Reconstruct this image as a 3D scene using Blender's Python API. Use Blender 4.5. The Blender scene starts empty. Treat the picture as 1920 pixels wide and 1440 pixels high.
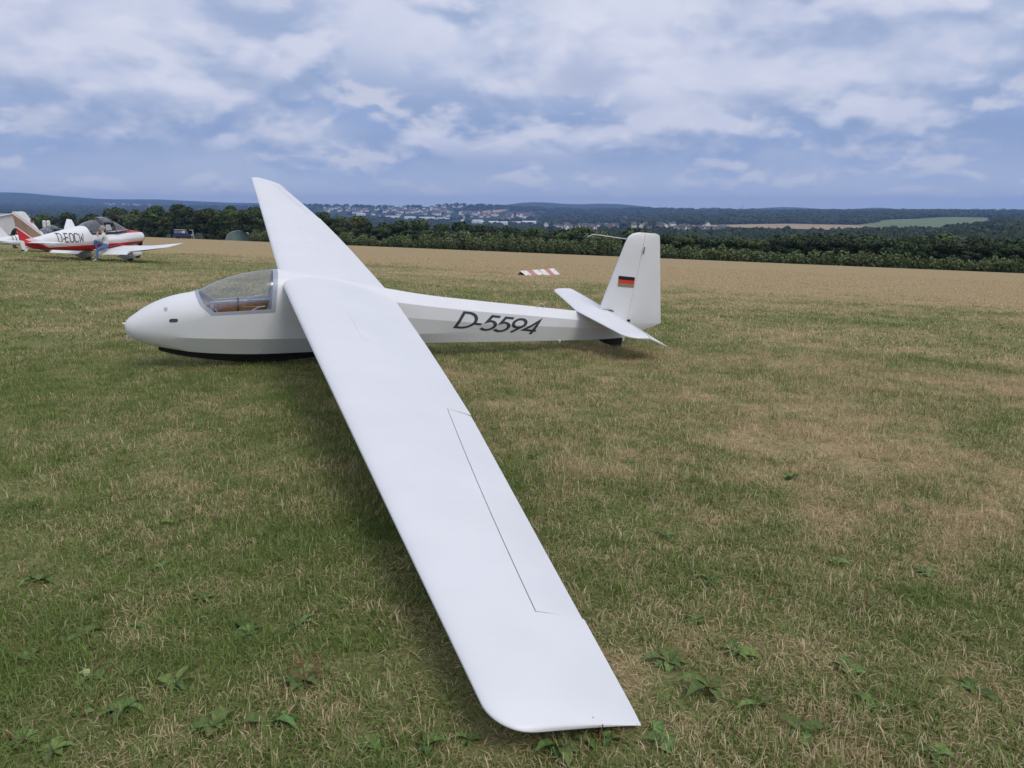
import bpy, bmesh, math, random
import numpy as np
from mathutils import Vector, Matrix, noise as mnoise
R = math.radians
rng = np.random.default_rng(7)
random.seed(7)
scene = bpy.context.scene
COL = scene.collection

# ------------------------------------------------------------------ camera
CAM_F, CAM_H, CAM_P, CAM_R = 1424.5, 1.742, R(12.603), R(0.2)     # focal length in photo pixels (1920 wide), height, pitch, roll
cp, sp_ = math.cos(CAM_P), math.sin(CAM_P)
FW = Vector((0, cp, -sp_)); UP0 = Vector((0, sp_, cp)); RT0 = Vector((1, 0, 0))
RT = RT0 * math.cos(CAM_R) + UP0 * math.sin(CAM_R)
UP = UP0 * math.cos(CAM_R) - RT0 * math.sin(CAM_R)
cam_data = bpy.data.cameras.new('camera'); cam = bpy.data.objects.new('camera', cam_data); COL.objects.link(cam)
cam_data.sensor_fit = 'HORIZONTAL'; cam_data.sensor_width = 36.0
cam_data.lens = 36.0 * CAM_F / 1920.0
cam_data.clip_start = 0.05; cam_data.clip_end = 60000
M = Matrix((RT, UP, -FW)).transposed().to_4x4(); M.translation = (0, 0, CAM_H)
cam.matrix_world = M
scene.camera = cam

# ------------------------------------------------------------------ light, sky, exposure
SUN_EL, SUN_AZ = R(49), R(140)          # azimuth from +Y towards +X
sun_d = bpy.data.lights.new('sun', 'SUN'); sun = bpy.data.objects.new('sun', sun_d); COL.objects.link(sun)
sun_d.energy = 1.5; sun_d.angle = R(26); sun_d.color = (1.0, 0.96, 0.90)
sdir = Vector((math.sin(SUN_AZ) * math.cos(SUN_EL), math.cos(SUN_AZ) * math.cos(SUN_EL), math.sin(SUN_EL)))
sun.rotation_euler = sdir.to_track_quat('Z', 'Y').to_euler(); sun.location = sdir * 60

SKY_X = 21.3
world = bpy.data.worlds.new('World'); scene.world = world; world.use_nodes = True
nt = world.node_tree; nt.nodes.clear()
class NB:
    """small node-building helper"""
    def __init__(s, nt): s.nt = nt
    def n(s, t, **kw):
        nd = s.nt.nodes.new(t)
        for k, v in kw.items(): setattr(nd, k, v)
        return nd
    def put(s, sock, v):
        if v is None: return
        if isinstance(v, bpy.types.NodeSocket): s.nt.links.new(v, sock)
        else:
            if hasattr(sock.default_value, '__len__') and not hasattr(v, '__len__'): v = [v] * len(sock.default_value)
            if hasattr(v, '__len__') and len(v) == 3 and len(sock.default_value) == 4: v = (*v, 1)
            sock.default_value = v
    def math(s, op, a, b=None, c=None, clamp=False):
        nd = s.n('ShaderNodeMath', operation=op, use_clamp=clamp)
        for i, v in enumerate((a, b, c)): s.put(nd.inputs[i], v)
        return nd.outputs[0]
    def vmath(s, op, a, b=None, scale=None):
        nd = s.n('ShaderNodeVectorMath', operation=op); s.put(nd.inputs[0], a); s.put(nd.inputs[1], b)
        if scale is not None: s.put(nd.inputs['Scale'], scale)
        return nd.outputs['Value'] if op in ('DOT_PRODUCT', 'LENGTH', 'DISTANCE') else nd.outputs[0]
    def noise(s, vec, scale, detail=4, rough=.5, dist=0, dim='3D'):
        nd = s.n('ShaderNodeTexNoise', noise_dimensions=dim); s.put(nd.inputs['Vector'], vec)
        nd.inputs['Scale'].default_value = scale; nd.inputs['Detail'].default_value = detail
        nd.inputs['Roughness'].default_value = rough; nd.inputs['Distortion'].default_value = dist
        return nd.outputs[0]
    def step(s, x, a, b, lo=0, hi=1):
        nd = s.n('ShaderNodeMapRange', interpolation_type='SMOOTHSTEP'); s.put(nd.inputs[0], x)
        for i, v in zip((1, 2, 3, 4), (a, b, lo, hi)): s.put(nd.inputs[i], v)
        return nd.outputs[0]
    def mix(s, f, a, b, mode='MIX'):
        nd = s.n('ShaderNodeMix', data_type='RGBA', blend_type=mode); s.put(nd.inputs[0], f); s.put(nd.inputs[6], a); s.put(nd.inputs[7], b)
        return nd.outputs[2]
    def comb(s, x, y, z):
        nd = s.n('ShaderNodeCombineXYZ')
        for i, v in enumerate((x, y, z)): s.put(nd.inputs[i], v)
        return nd.outputs[0]
    def sep(s, v):
        nd = s.n('ShaderNodeSeparateXYZ'); s.put(nd.inputs[0], v); return nd.outputs
b = NB(nt)
tc = b.n('ShaderNodeTexCoord').outputs['Generated']
sk = b.n('ShaderNodeTexSky', sky_type='NISHITA', sun_disc=False, sun_elevation=SUN_EL, sun_rotation=SUN_AZ, dust_density=2.0, air_density=1.0)
dx, dy, dz = b.sep(tc)
el = b.math('MAXIMUM', dz, 0.0)
# cloud decks flatten towards the horizon: stretch the height axis there
hgt = b.math('MULTIPLY', b.math('POWER', el, 0.85), 1.75)
Q0 = b.comb(dx, dy, hgt)
warp = b.n('ShaderNodeTexNoise'); warp.inputs['Scale'].default_value = 5.0; warp.inputs['Detail'].default_value = 3.0; nt.links.new(Q0, warp.inputs['Vector'])
Q = b.vmath('ADD', Q0, b.vmath('SCALE', b.vmath('SUBTRACT', warp.outputs[1], (.5, .5, .5)), scale=.07))
def deck(off, up, sc, det):
    return b.noise(b.vmath('ADD', Q, (off[0], off[1], off[2] + up)), sc, det, .5)
m0 = b.noise(b.vmath('ADD', Q, (SKY_X, .7, 2.2)), 2.3, 4, .5)
col = b.mix(b.step(el, .0, .22), (.42, .50, .68), (.66, .69, .81))
shade = b.math('MULTIPLY', b.step(m0, .40, .62), b.step(el, .03, .10, .30, .80))
col = b.mix(b.math('MULTIPLY', shade, b.step(el, .11, .22, 1, .30)), col, (.215, .315, .535))
for (off, sc, up, lo, hi, dk, br, op, e0, e1, e2, e3) in (
        ((SKY_X, 2.1, .3), 10.0, .022, .44, .55, (.30, .40, .63), (.64, .655, .75), .80, .006, .028, .13, .20),
        ((1.7, SKY_X, 4.4), 5.6, .038, .43, .56, (.27, .365, .57), (.67, .69, .80), .80, .05, .10, .30, .45),
        ((7.2, 3.3, SKY_X), 3.4, .060, .44, .58, (.36, .43, .61), (.70, .715, .83), .70, .10, .16, 2.0, 3.0)):
    d0, d1 = deck(off, 0, sc, 5), deck(off, up, sc, 4)
    msk = b.math('MULTIPLY', b.math('MULTIPLY', b.step(d0, lo, hi), b.step(el, e0, e1)), b.step(el, e2, e3, op, .15))
    light = b.step(b.math('SUBTRACT', d0, d1), -.06, .09)
    col = b.mix(msk, col, b.mix(light, dk, br))
sky_blue = b.vmath('SCALE', sk.outputs[0], scale=.09)
col = b.mix(b.math('MULTIPLY', b.step(m0, .36, .26), .3), col, sky_blue)
col = b.mix(b.step(el, .0, .07, .75, 0), col, (.74, .78, .87))
bg = b.n('ShaderNodeBackground'); nt.links.new(col, bg.inputs[0]); bg.inputs[1].default_value = 1.09
out = b.n('ShaderNodeOutputWorld'); nt.links.new(bg.outputs[0], out.inputs[0])

vs = scene.view_settings
vs.view_transform = 'Standard'; vs.look = 'None'; vs.exposure = 0.0; vs.gamma = 1.0; vs.use_curve_mapping = False
scene.cycles.use_denoising = True
scene.cycles.volume_bounces = 1
scene.cycles.max_bounces = 8; scene.cycles.transparent_max_bounces = 16

# ------------------------------------------------------------------ helpers
def ray(u, v):
    u0, v0 = u - 960, v - 720
    return (FW + RT * (u0 / CAM_F) - UP * (v0 / CAM_F))
def at_depth(u, v, Y):
    w = ray(u, v); return Vector((0, 0, CAM_H)) + w * (Y / w.y)

def mesh(name, V, F, mats=None, parent=None, smooth=None, mi=None, link=True):
    me = bpy.data.meshes.new(name)
    me.from_pydata([tuple(map(float, v)) for v in V], [], [tuple(map(int, f)) for f in F])
    if mats is not None:
        for m in (mats if isinstance(mats, (list, tuple)) else [mats]): me.materials.append(m)
    if mi is not None: me.polygons.foreach_set('material_index', np.asarray(mi, dtype=np.int32))
    if smooth is not None:
        me.polygons.foreach_set('use_smooth', [True] * len(me.polygons))
        if smooth < 170: me.set_sharp_from_angle(angle=R(smooth))
    me.update()
    o = bpy.data.objects.new(name, me)
    if link: COL.objects.link(o)
    if parent is not None: o.parent = parent
    return o
def tag(o, label=None, cat=None, group=None, kind=None):
    if label: o['label'] = label
    if cat: o['category'] = cat
    if group: o['group'] = group
    if kind: o['kind'] = kind
    return o
def empty(name, loc=(0, 0, 0), rz=0, mw=None):
    o = bpy.data.objects.new(name, None); COL.objects.link(o); o.empty_display_size = .2
    if mw is not None: o.matrix_world = mw
    else: o.location = loc; o.rotation_euler = (0, 0, rz)
    return o
KIDS = {}
def kids(o): return [c for c in bpy.data.objects if c.parent == o]
def copy_tree(o, parent=None, skip=()):
    c = o.copy(); COL.objects.link(c); c.parent = parent
    for ch in kids(o):
        if ch.name.split('.')[0] in skip: continue
        copy_tree(ch, c, skip)
    return c
class MB:
    def __init__(s): s.V = []; s.F = []; s.M = []
    def add(s, V, F, m=0):
        n = len(s.V); s.V += [tuple(v) for v in V]; s.F += [tuple(i + n for i in f) for f in F]; s.M += [m] * len(F); return s
    def box(s, c, d, m=0, rot=None, taper=1.0):
        V = []
        for z in (-1, 1):
            k = taper if z > 0 else 1
            for x, y in ((-1, -1), (1, -1), (1, 1), (-1, 1)):
                p = Vector((x * d[0] / 2 * k, y * d[1] / 2 * k, z * d[2] / 2))
                if rot is not None: p = rot @ p
                V.append(p + Vector(c))
        return s.add(V, [(3, 2, 1, 0), (4, 5, 6, 7), (0, 1, 5, 4), (1, 2, 6, 5), (2, 3, 7, 6), (3, 0, 4, 7)], m)
    def tube(s, pts, r, n=8, m=0, caps=True):
        pts = [Vector(p) for p in pts]; rs = r if hasattr(r, '__len__') else [r] * len(pts)
        V = []; F = []
        ref = None
        for i, p in enumerate(pts):
            t = (pts[min(i + 1, len(pts) - 1)] - pts[max(i - 1, 0)]).normalized()
            if ref is None: ref = t.orthogonal().normalized()
            u = (ref - t * ref.dot(t)); u = u.normalized() if u.length > 1e-6 else t.orthogonal().normalized()
            ref = u; w = t.cross(u)
            for k in range(n):
                a = 2 * math.pi * k / n; V.append(p + (u * math.cos(a) + w * math.sin(a)) * rs[i])
        for i in range(len(pts) - 1):
            for k in range(n):
                a, c = i * n + k, i * n + (k + 1) % n; F.append((a, c, c + n, a + n))
        if caps: F.append(tuple(range(n - 1, -1, -1))); F.append(tuple((len(pts) - 1) * n + k for k in range(n)))
        return s.add(V, F, m)
    def rings(s, rings, m=0, closed=True, cap=(True, True)):
        n = len(rings[0]); V = [p for r in rings for p in r]; F = []
        for i in range(len(rings) - 1):
            for k in range(n if closed else n - 1):
                a, c = i * n + k, i * n + (k + 1) % n; F.append((a, c, c + n, a + n))
        if cap[0]: F.append(tuple(range(n - 1, -1, -1)))
        if cap[1]: F.append(tuple((len(rings) - 1) * n + k for k in range(n)))
        return s.add(V, F, m)
    def build(s, name, mats, parent=None, smooth=None, link=True):
        return mesh(name, s.V, s.F, mats, parent, smooth, s.M, link)
def pchip(xs, ys, x):
    xs = np.asarray(xs, float); ys = np.asarray(ys, float); h = np.diff(xs); d = np.diff(ys) / h
    m = np.zeros_like(ys); m[0] = d[0]; m[-1] = d[-1]
    for i in range(1, len(xs) - 1):
        if d[i - 1] * d[i] > 0:
            w1, w2 = 2 * h[i] + h[i - 1], h[i] + 2 * h[i - 1]; m[i] = (w1 + w2) / (w1 / d[i - 1] + w2 / d[i])
    x = np.clip(x, xs[0], xs[-1]); i = np.clip(np.searchsorted(xs, x) - 1, 0, len(h) - 1); t = (x - xs[i]) / h[i]
    return ys[i] * (1 + 2 * t) * (1 - t) ** 2 + h[i] * m[i] * t * (1 - t) ** 2 + ys[i + 1] * t * t * (3 - 2 * t) + h[i] * m[i + 1] * t * t * (t - 1)

# ------------------------------------------------------------------ materials
def mat(name, color, rough=.5, metal=0, spec=.5, var=0, vscale=8, bump=0, bscale=40, coat=0):
    m = bpy.data.materials.new(name); m.use_nodes = True; nt = m.node_tree; b = NB(nt); p = nt.nodes['Principled BSDF']
    p.inputs['Roughness'].default_value = rough; p.inputs['Metallic'].default_value = metal; p.inputs['Specular IOR Level'].default_value = spec
    p.inputs['Coat Weight'].default_value = coat; p.inputs['Base Color'].default_value = (*color, 1)
    oc = b.n('ShaderNodeTexCoord').outputs['Object']
    if var:
        f = b.noise(oc, vscale, 5, .6)
        c2 = tuple(max(0, c * (1 - var)) for c in color); c1 = tuple(min(1, c * (1 + var * .6)) for c in color)
        nt.links.new(b.mix(b.step(f, .3, .7), c2, c1), p.inputs['Base Color'])
    if bump:
        bp = b.n('ShaderNodeBump'); bp.inputs['Strength'].default_value = bump; bp.inputs['Distance'].default_value = .01
        nt.links.new(b.noise(oc, bscale, 4, .6), bp.inputs['Height']); nt.links.new(bp.outputs[0], p.inputs['Normal'])
    return m
def glass(name, tint=(.92, .94, .95), spec=.06, rough=.03):
    m = bpy.data.materials.new(name); m.use_nodes = True; nt = m.node_tree; b = NB(nt); nt.nodes.remove(nt.nodes['Principled BSDF'])
    t = b.n('ShaderNodeBsdfTransparent'); t.inputs[0].default_value = (*tint, 1)
    g = b.n('ShaderNodeBsdfGlossy'); g.inputs['Roughness'].default_value = rough
    fr = b.n('ShaderNodeFresnel'); nt.links.new(b.step(b.n('ShaderNodeNewGeometry').outputs['Backfacing'], 0, 1, 1.5, 1 / 1.5), fr.inputs[0])      # thin sheet: same from both sides
    f = b.math('ADD', b.math('MULTIPLY', fr.outputs[0], 1.0), spec, clamp=True)
    mx = b.n('ShaderNodeMixShader'); nt.links.new(f, mx.inputs[0]); nt.links.new(t.outputs[0], mx.inputs[1]); nt.links.new(g.outputs[0], mx.inputs[2])
    nt.links.new(mx.outputs[0], nt.nodes['Material Output'].inputs[0])
    return m
def paint(name, color=(.765, .765, .765)):
    """white aircraft enamel: slight mottling, specks of dirt, faint streaks"""
    m = bpy.data.materials.new(name); m.use_nodes = True; nt = m.node_tree; b = NB(nt); p = nt.nodes['Principled BSDF']
    oc = b.n('ShaderNodeTexCoord').outputs['Object']
    f = b.noise(oc, 2.2, 5, .6)
    c = b.mix(b.step(f, .3, .75), tuple(x * .955 for x in color), color)
    st = b.noise(b.vmath('MULTIPLY', oc, (1.2, 9, 3)), 2.0, 5, .65)
    c = b.mix(b.step(st, .60, .82, 0, .12), c, (.50, .50, .47))
    vo = b.n('ShaderNodeTexVoronoi', feature='F1'); nt.links.new(oc, vo.inputs['Vector']); vo.inputs['Scale'].default_value = 9.0
    rad = b.math('MULTIPLY', b.math('POWER', b.sep(vo.outputs['Color'])[0], 9), .05)
    sp = b.math('LESS_THAN', vo.outputs['Distance'], rad)
    c = b.mix(b.math('MULTIPLY', sp, .55), c, (.12, .11, .09))
    nt.links.new(c, p.inputs['Base Color'])
    nt.links.new(b.step(f, .2, .8, .30, .42), p.inputs['Roughness'])
    p.inputs['Specular IOR Level'].default_value = .45
    bp = b.n('ShaderNodeBump'); bp.inputs['Strength'].default_value = .06; bp.inputs['Distance'].default_value = .01
    nt.links.new(b.noise(oc, 5, 3, .5), bp.inputs['Height']); nt.links.new(bp.outputs[0], p.inputs['Normal'])
    return m
MT = {}
MT['white'] = paint('white_enamel')
MT['frame'] = mat('canopy_frame_grey', (.36, .39, .46), .4, var=.1)
MT['black'] = mat('black_rubber', (.012, .012, .014), .55, var=.3)
MT['dark'] = mat('dark_grey', (.06, .065, .075), .5, var=.2)
MT['letter'] = mat('dark_lettering', (.055, .058, .070), .45, var=.15, vscale=20)
MT['wood'] = mat('varnished_wood', (.30, .115, .045), .45, var=.35, vscale=14)
MT['tube'] = mat('pale_tubing', (.55, .56, .58), .4)
MT['seat'] = mat('seat_shell', (.30, .32, .37), .7, var=.2)
MT['panel'] = mat('cockpit_panel', (.17, .20, .27), .6, var=.2)
MT['fblack'] = mat('flag_black', (.01, .01, .012), .5); MT['fred'] = mat('flag_red', (.62, .045, .025), .5); MT['fgold'] = mat('flag_gold', (.26, .22, .14), .5)
MT['grey'] = mat('vent_grey', (.42, .42, .44), .5)
MT['glass'] = glass('canopy_perspex', (.95, .96, .97), .17, .10)
MT['cream'] = mat('fabric_tape_cream', (.72, .70, .62), .5)

# ------------------------------------------------------------------ terrain
NX, NY = .615, .788
def softplus(x, w): return w * np.logaddexp(0, np.asarray(x, float) / w)
UT = np.array([-400, 0, 250, 500, 700, 900, 1100, 1300, 1500, 1700, 1920, 2300], float)
DT = np.array([300, 450, 700, 1000, 1500, 2000, 2600, 3300, 4200, 5200, 6500, 8500, 12000], float)
YT = np.array([
 [500, 500, 500, 500, 500, 500, 500, 500, 500, 500, 500, 500],
 [492, 492, 492, 492, 492, 492, 490, 486, 484, 480, 474, 474],
 [470, 470, 470, 470, 470, 470, 468, 464, 462, 453, 444, 440],
 [448, 448, 448, 450, 450, 450, 448, 444, 442, 438, 430, 427],
 [432, 430, 432, 436, 438, 438, 436, 430, 430, 425, 417, 414],
 [420, 418, 421, 428, 430, 430, 426, 419, 418, 412, 410, 408],
 [408, 408, 411, 419, 421, 421, 418, 411, 408, 403, 404, 404],
 [402, 402, 404, 411, 412, 412, 410, 404, 401, 398, 398, 399],
 [398, 397, 398, 403, 403, 402, 402, 398, 397, 396, 395, 396],
 [394, 392, 393, 391, 390, 389, 395, 394, 395, 395, 394, 395],
 [382, 380, 386, 391, 394, 391, 391, 392, 394, 393, 393, 393],
 [362, 365, 377, 383, 392, 387, 385, 392, 391, 392, 392, 392],
 [372, 374, 385, 390, 393, 393, 393, 393, 393, 393, 393, 393]], float)
def far_y(u, D):
    """ground row (photo pixels) in the far landscape at azimuth column u and depth D"""
    u = np.clip(u, UT[0], UT[-1]); D = np.clip(D, DT[0], DT[-1])
    iu = np.clip(np.searchsorted(UT, u) - 1, 0, len(UT) - 2); fu = (u - UT[iu]) / (UT[iu + 1] - UT[iu]); fu = fu * fu * (3 - 2 * fu)
    L = np.log(DT); l = np.log(D); iD = np.clip(np.searchsorted(DT, D) - 1, 0, len(DT) - 2); fD = (l - L[iD]) / (L[iD + 1] - L[iD])
    y = (YT[iD, iu] * (1 - fu) + YT[iD, iu + 1] * fu) * (1 - fD) + (YT[iD + 1, iu] * (1 - fu) + YT[iD + 1, iu + 1] * fu) * fD
    far = np.exp(-((np.log(D) - np.log(8500)) / .16) ** 2)
    y = y - far * (6.5 * np.exp(-((u - 1000) / 55) ** 2) + 4.0 * np.exp(-((u - 1460) / 60) ** 2) + 3.5 * np.exp(-((u - 1150) / 60) ** 2) + 3.5 * np.exp(-((u - 1630) / 40) ** 2))
    mid = np.exp(-((np.log(D) - np.log(5000)) / .13) ** 2)
    y = y - mid * (4 * np.exp(-((u - 870) / 45) ** 2) + 2.5 * np.exp(-((u - 1190) / 60) ** 2) + 3 * np.exp(-((u - 600) / 90) ** 2))
    return y
def terr(x, y):
    x = np.asarray(x, float); y = np.asarray(y, float)
    s = NX * x + NY * y; r = np.hypot(x, y)
    near = -.0474 * softplus(s - 8, 3) - .10 * softplus(s - 107, 2.5)
    near = np.maximum(near, -24)
    D = np.maximum(np.maximum(y, .35 * r), 1e-3); u = 960 + CAM_F * x / D
    fy = far_y(u, np.maximum(D, 300))
    far = CAM_H - (fy - 401.5) / CAM_F * np.maximum(D, 300)
    und = np.sin(x * .0041 + 1.3) * np.cos(y * .0033) * 2.5 + np.sin(x * .013 + y * .009) * 1.1
    far = far + und * np.clip((D - 900) / 1500, 0, 1)
    t = np.clip((D - 210) / (330 - 210), 0, 1); t = t * t * (3 - 2 * t)
    front = np.clip((y / np.maximum(r, 1e-6) + .2) / .4, 0, 1)
    t = t * front
    return near * (1 - t) + far * t
def tz(x, y): return float(terr(x, y))
def ground(u, v, lo=1.0, hi=400):
    """where the view ray of a photo pixel meets the field"""
    w = ray(u, v); o = Vector((0, 0, CAM_H)); t = lo
    while t < hi:
        X = o + w * t
        if X.z < tz(X.x, X.y): return X
        t += .02 * max(1, t / 4)
    return X
def far_point(u, v, lo=1100, hi=6500):
    D = np.arange(lo, hi, 10.0); y = far_y(np.full_like(D, u), D); k = np.argmax(y <= v); D = float(D[k]) if (y <= v).any() else hi
    x = (u - 960) / CAM_F * D
    return x, D, tz(x, D)

def grass_colour(b, pos, fine=True):
    """shared by the soil sheet and the blades: dry straw and green patches, laid out in metres on the field"""
    s = b.vmath('DOT_PRODUCT', pos, (NX, NY, 0))
    flat = b.vmath('MULTIPLY', pos, (1, 1, 0))
    n1 = b.noise(flat, .55, 5, .6); n2 = b.noise(b.vmath('ADD', flat, (31, 7, 0)), 2.6, 4, .6)
    n3 = b.noise(b.vmath('ADD', b.vmath('MULTIPLY', flat, (1, 1, 0)), (5, 55, 0)), .09, 4, .55)
    band = b.noise(b.vmath('MULTIPLY', b.comb(s, b.vmath('DOT_PRODUCT', pos, (-NY, NX, 0)), 0), (.28, .03, 1)), 1.0, 3, .5)
    dry = b.math('ADD', b.math('MULTIPLY', n1, .60), b.math('MULTIPLY', n2, .55))
    dry = b.math('ADD', dry, b.math('MULTIPLY', n3, .45))
    dry = b.math('ADD', dry, b.math('MULTIPLY', b.math('SUBTRACT', band, .5), .30))
    dist = b.vmath('LENGTH', flat)
    dry = b.math('ADD', dry, b.step(s, 14, 38, -.02, .24))
    dry = b.math('ADD', dry, b.step(b.sep(pos)[0], -3, 8, -.03, .03))
    return dry, s, (n1, n2)

def ground_material():
    m = bpy.data.materials.new('field_and_valley_ground'); m.use_nodes = True; nt = m.node_tree; b = NB(nt); p = nt.nodes['Principled BSDF']
    pos = b.n('ShaderNodeNewGeometry').outputs['Position']
    dry, s, (n1, n2) = grass_colour(b, pos)
    fib = b.noise(b.vmath('MULTIPLY', pos, (1, 1, .2)), 42, 6, .7)
    fib2 = b.noise(pos, 9, 6, .7)
    green = b.mix(b.step(fib, .35, .68), (.140, .142, .056), (.275, .270, .105))
    straw = b.mix(b.step(fib, .35, .68), (.250, .185, .100), (.52, .395, .205))
    c = b.mix(b.step(dry, .72, .94), green, straw)
    c = b.mix(b.step(fib2, .42, .75, 0, .35), c, (.19, .155, .085))
    # forest floor and scrub past the edge of the field
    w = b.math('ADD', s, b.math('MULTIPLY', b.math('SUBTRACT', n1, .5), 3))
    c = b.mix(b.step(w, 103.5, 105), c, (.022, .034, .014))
    dist = b.vmath('LENGTH', pos)
    ff = b.noise(b.vmath('MULTIPLY', pos, (1, 1, .3)), .012, 6, .7)
    forest = b.mix(b.step(ff, .35, .65), (.018, .030, .014), (.045, .062, .026))
    patch = b.noise(b.vmath('MULTIPLY', pos, (1, .6, .0)), .0016, 3, .5)
    forest = b.mix(b.step(patch, .64, .70, 0, .35), forest, (.14, .13, .06))
    c = b.mix(b.step(dist, 260, 420), c, forest)
    nt.links.new(c, p.inputs['Base Color']); p.inputs['Roughness'].default_value = .95; p.inputs['Specular IOR Level'].default_value = .1
    bp = b.n('ShaderNodeBump'); bp.inputs['Strength'].default_value = .6; bp.inputs['Distance'].default_value = .03
    nt.links.new(b.math('ADD', fib, fib2), bp.inputs['Height']); nt.links.new(bp.outputs[0], p.inputs['Normal'])
    return m
MT['ground'] = ground_material()
rr = np.concatenate([[0.0], np.geomspace(.4, 90, 70), np.linspace(92, 130, 30), np.geomspace(134, 330, 26), np.geomspace(345, 13000, 100)])
aa = np.concatenate([np.linspace(-48, 48, 200), np.linspace(52, 308, 50)])       # degrees from +Y towards +X
A, RRr = np.meshgrid(np.radians(aa), rr[1:])
X = np.sin(A) * RRr; Y = np.cos(A) * RRr; Z = terr(X, Y)
nA = len(aa); V = np.vstack([[[0, 0, tz(0, 0)]], np.stack([X.ravel(), Y.ravel(), Z.ravel()], 1)])
F = [(0, 1 + (k + 1) % nA, 1 + k) for k in range(nA)]
for i in range(len(rr) - 2):
    o0 = 1 + i * nA; o1 = o0 + nA
    F += [(o0 + k, o0 + (k + 1) % nA, o1 + (k + 1) % nA, o1 + k) for k in range(nA)]
g = mesh('ground', V, F, MT['ground'], smooth=180); tag(g, kind='structure')

# ------------------------------------------------------------------ the glider, in its own frame: x aft from the nose tip, y to port, z up
G_YAW, G_P, G_B = R(21.332), R(-3.383), R(9.488)
A_ = Vector((math.cos(G_YAW), math.sin(G_YAW), 0)); L_ = Vector((math.sin(G_YAW), -math.cos(G_YAW), 0)); U_ = Vector((0, 0, 1))
A2 = A_ * math.cos(G_P) + U_ * math.sin(G_P); U2 = U_ * math.cos(G_P) - A_ * math.sin(G_P)
L2 = L_ * math.cos(G_B) - U2 * math.sin(G_B); U3 = U2 * math.cos(G_B) + L_ * math.sin(G_B)
G0 = Vector((-4.3966, 8.5515, .4778))
GB = Vector((1.4, 0, -.42))                     # base of the glider: where its skid stands
def gl_matrix(base, a, l, u):
    m = Matrix((a, l, u)).transposed().to_4x4(); m.translation = base; return m
# note: (aft, port, up) is left-handed, so meshes are built with y to starboard negated below
Gm = gl_matrix(G0 + A2 * GB.x + U3 * GB.z, A2, -L2, U3)
def gx(v): return (v[0] - GB.x, -v[1], v[2] - GB.z)      # glider frame -> object frame

FT = [  # x, ztop, A(y,z), B(y,z), C(y,z), D(y,z), zkeel
 (.00, .010, .004, .008, .005, .002, .005, -.003, .004, -.008, -.010),
 (.03, .095, .060, .060, .090, .010, .085, -.03, .050, -.090, -.105),
 (.09, .150, .100, .110, .140, .028, .135, -.04, .085, -.130, -.150),
 (.20, .235, .140, .170, .190, .048, .185, -.04, .120, -.168, -.192),
 (.32, .305, .170, .230, .225, .072, .220, -.04, .145, -.192, -.226),
 (.54, .385, .210, .290, .262, .120, .258, -.04, .172, -.222, -.262),
 (.75, .430, .235, .335, .283, .165, .283, -.04, .190, -.240, -.284),
 (.94, .535, .245, .380, .293, .208, .295, -.04, .200, -.251, -.300),
 (1.18, .630, .250, .440, .300, .236, .302, -.04, .205, -.258, -.310),
 (1.41, .690, .250, .480, .305, .262, .307, -.04, .205, -.260, -.315),
 (1.66, .722, .250, .510, .305, .288, .307, -.036, .200, -.255, -.310),
 (1.85, .706, .250, .515, .303, .294, .304, -.033, .195, -.247, -.300),
 (2.10, .675, .250, .505, .300, .298, .300, -.03, .190, -.238, -.288),
 (2.35, .634, .250, .485, .295, .288, .293, -.025, .185, -.220, -.264),
 (2.60, .592, .250, .465, .288, .270, .285, -.02, .180, -.200, -.238),
 (2.85, .552, .244, .442, .278, .254, .268, -.01, .175, -.175, -.204),
 (3.10, .515, .235, .415, .265, .238, .250, .000, .170, -.150, -.172),
 (3.50, .462, .212, .368, .240, .208, .215, .010, .158, -.132, -.142),
 (4.22, .400, .174, .300, .198, .152, .168, .015, .135, -.126, -.132),
 (5.00, .340, .134, .240, .150, .108, .127, -.005, .102, -.121, -.124),
 (5.65, .290, .098, .186, .113, .080, .096, -.015, .078, -.115, -.117),
 (6.15, .250, .064, .150, .076, .060, .066, -.02, .055, -.105, -.107),
 (6.47, .230, .024, .130, .028, .050, .026, -.02, .022, -.095, -.097)]
FTa = np.array(FT)
def fus_half(x):
    q = math.sqrt(max(x, 0)); xs = np.sqrt(FTa[:, 0])
    zt, ay, az, by, bz, cy, cz, dy, dz_, zk = [float(pchip(xs, FTa[:, k], np.array([q]))[0]) for k in range(1, 11)]
    w = min(1, max(0, (x - 1.9) / .9)); w = w * w * (3 - 2 * w)
    pts = []
    for i in range(13):                      # top centre to the sill longeron
        t = i / 12
        ey, ez = by * math.sin(t * math.pi / 2) ** .92, bz + (zt - bz) * math.cos(t * math.pi / 2) ** 1.0
        if t < .5: py_, pz = ay * t * 2, zt + (az - zt) * t * 2
        else: py_, pz = ay + (by - ay) * (t - .5) * 2, az + (bz - az) * (t - .5) * 2
        pts.append((ey * (1 - w) + py_ * w, ez * (1 - w) + pz * w))
    for (a, c, n) in (((by, bz), (cy, cz), 6), ((cy, cz), (dy, dz_), 6), ((dy, dz_), (0, zk), 5)):
        for i in range(1, n + 1):
            t = i / n; pts.append((a[0] + (c[0] - a[0]) * t, a[1] + (c[1] - a[1]) * t))
    P = np.array(pts)
    sm = max(0.0, 1 - x / .75)
    it = int(26 * sm * sm + .5) if x > .005 else 0
    for _ in range(it):                      # longeron creases fade into the moulded nose
        Q = np.vstack([P[1] * [-1, 1], P, P[-2] * [-1, 1]]); P = .5 * P + .25 * (Q[:-2] + Q[2:])
    return P
_fx = np.concatenate([np.linspace(.02, 1, 18) ** 2 * .75, np.linspace(.80, 1.75, 20), np.linspace(1.85, 6.47, 40)])
_fx = np.concatenate([[.0004], _fx])
FH = [fus_half(float(x)) for x in _fx]
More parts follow.
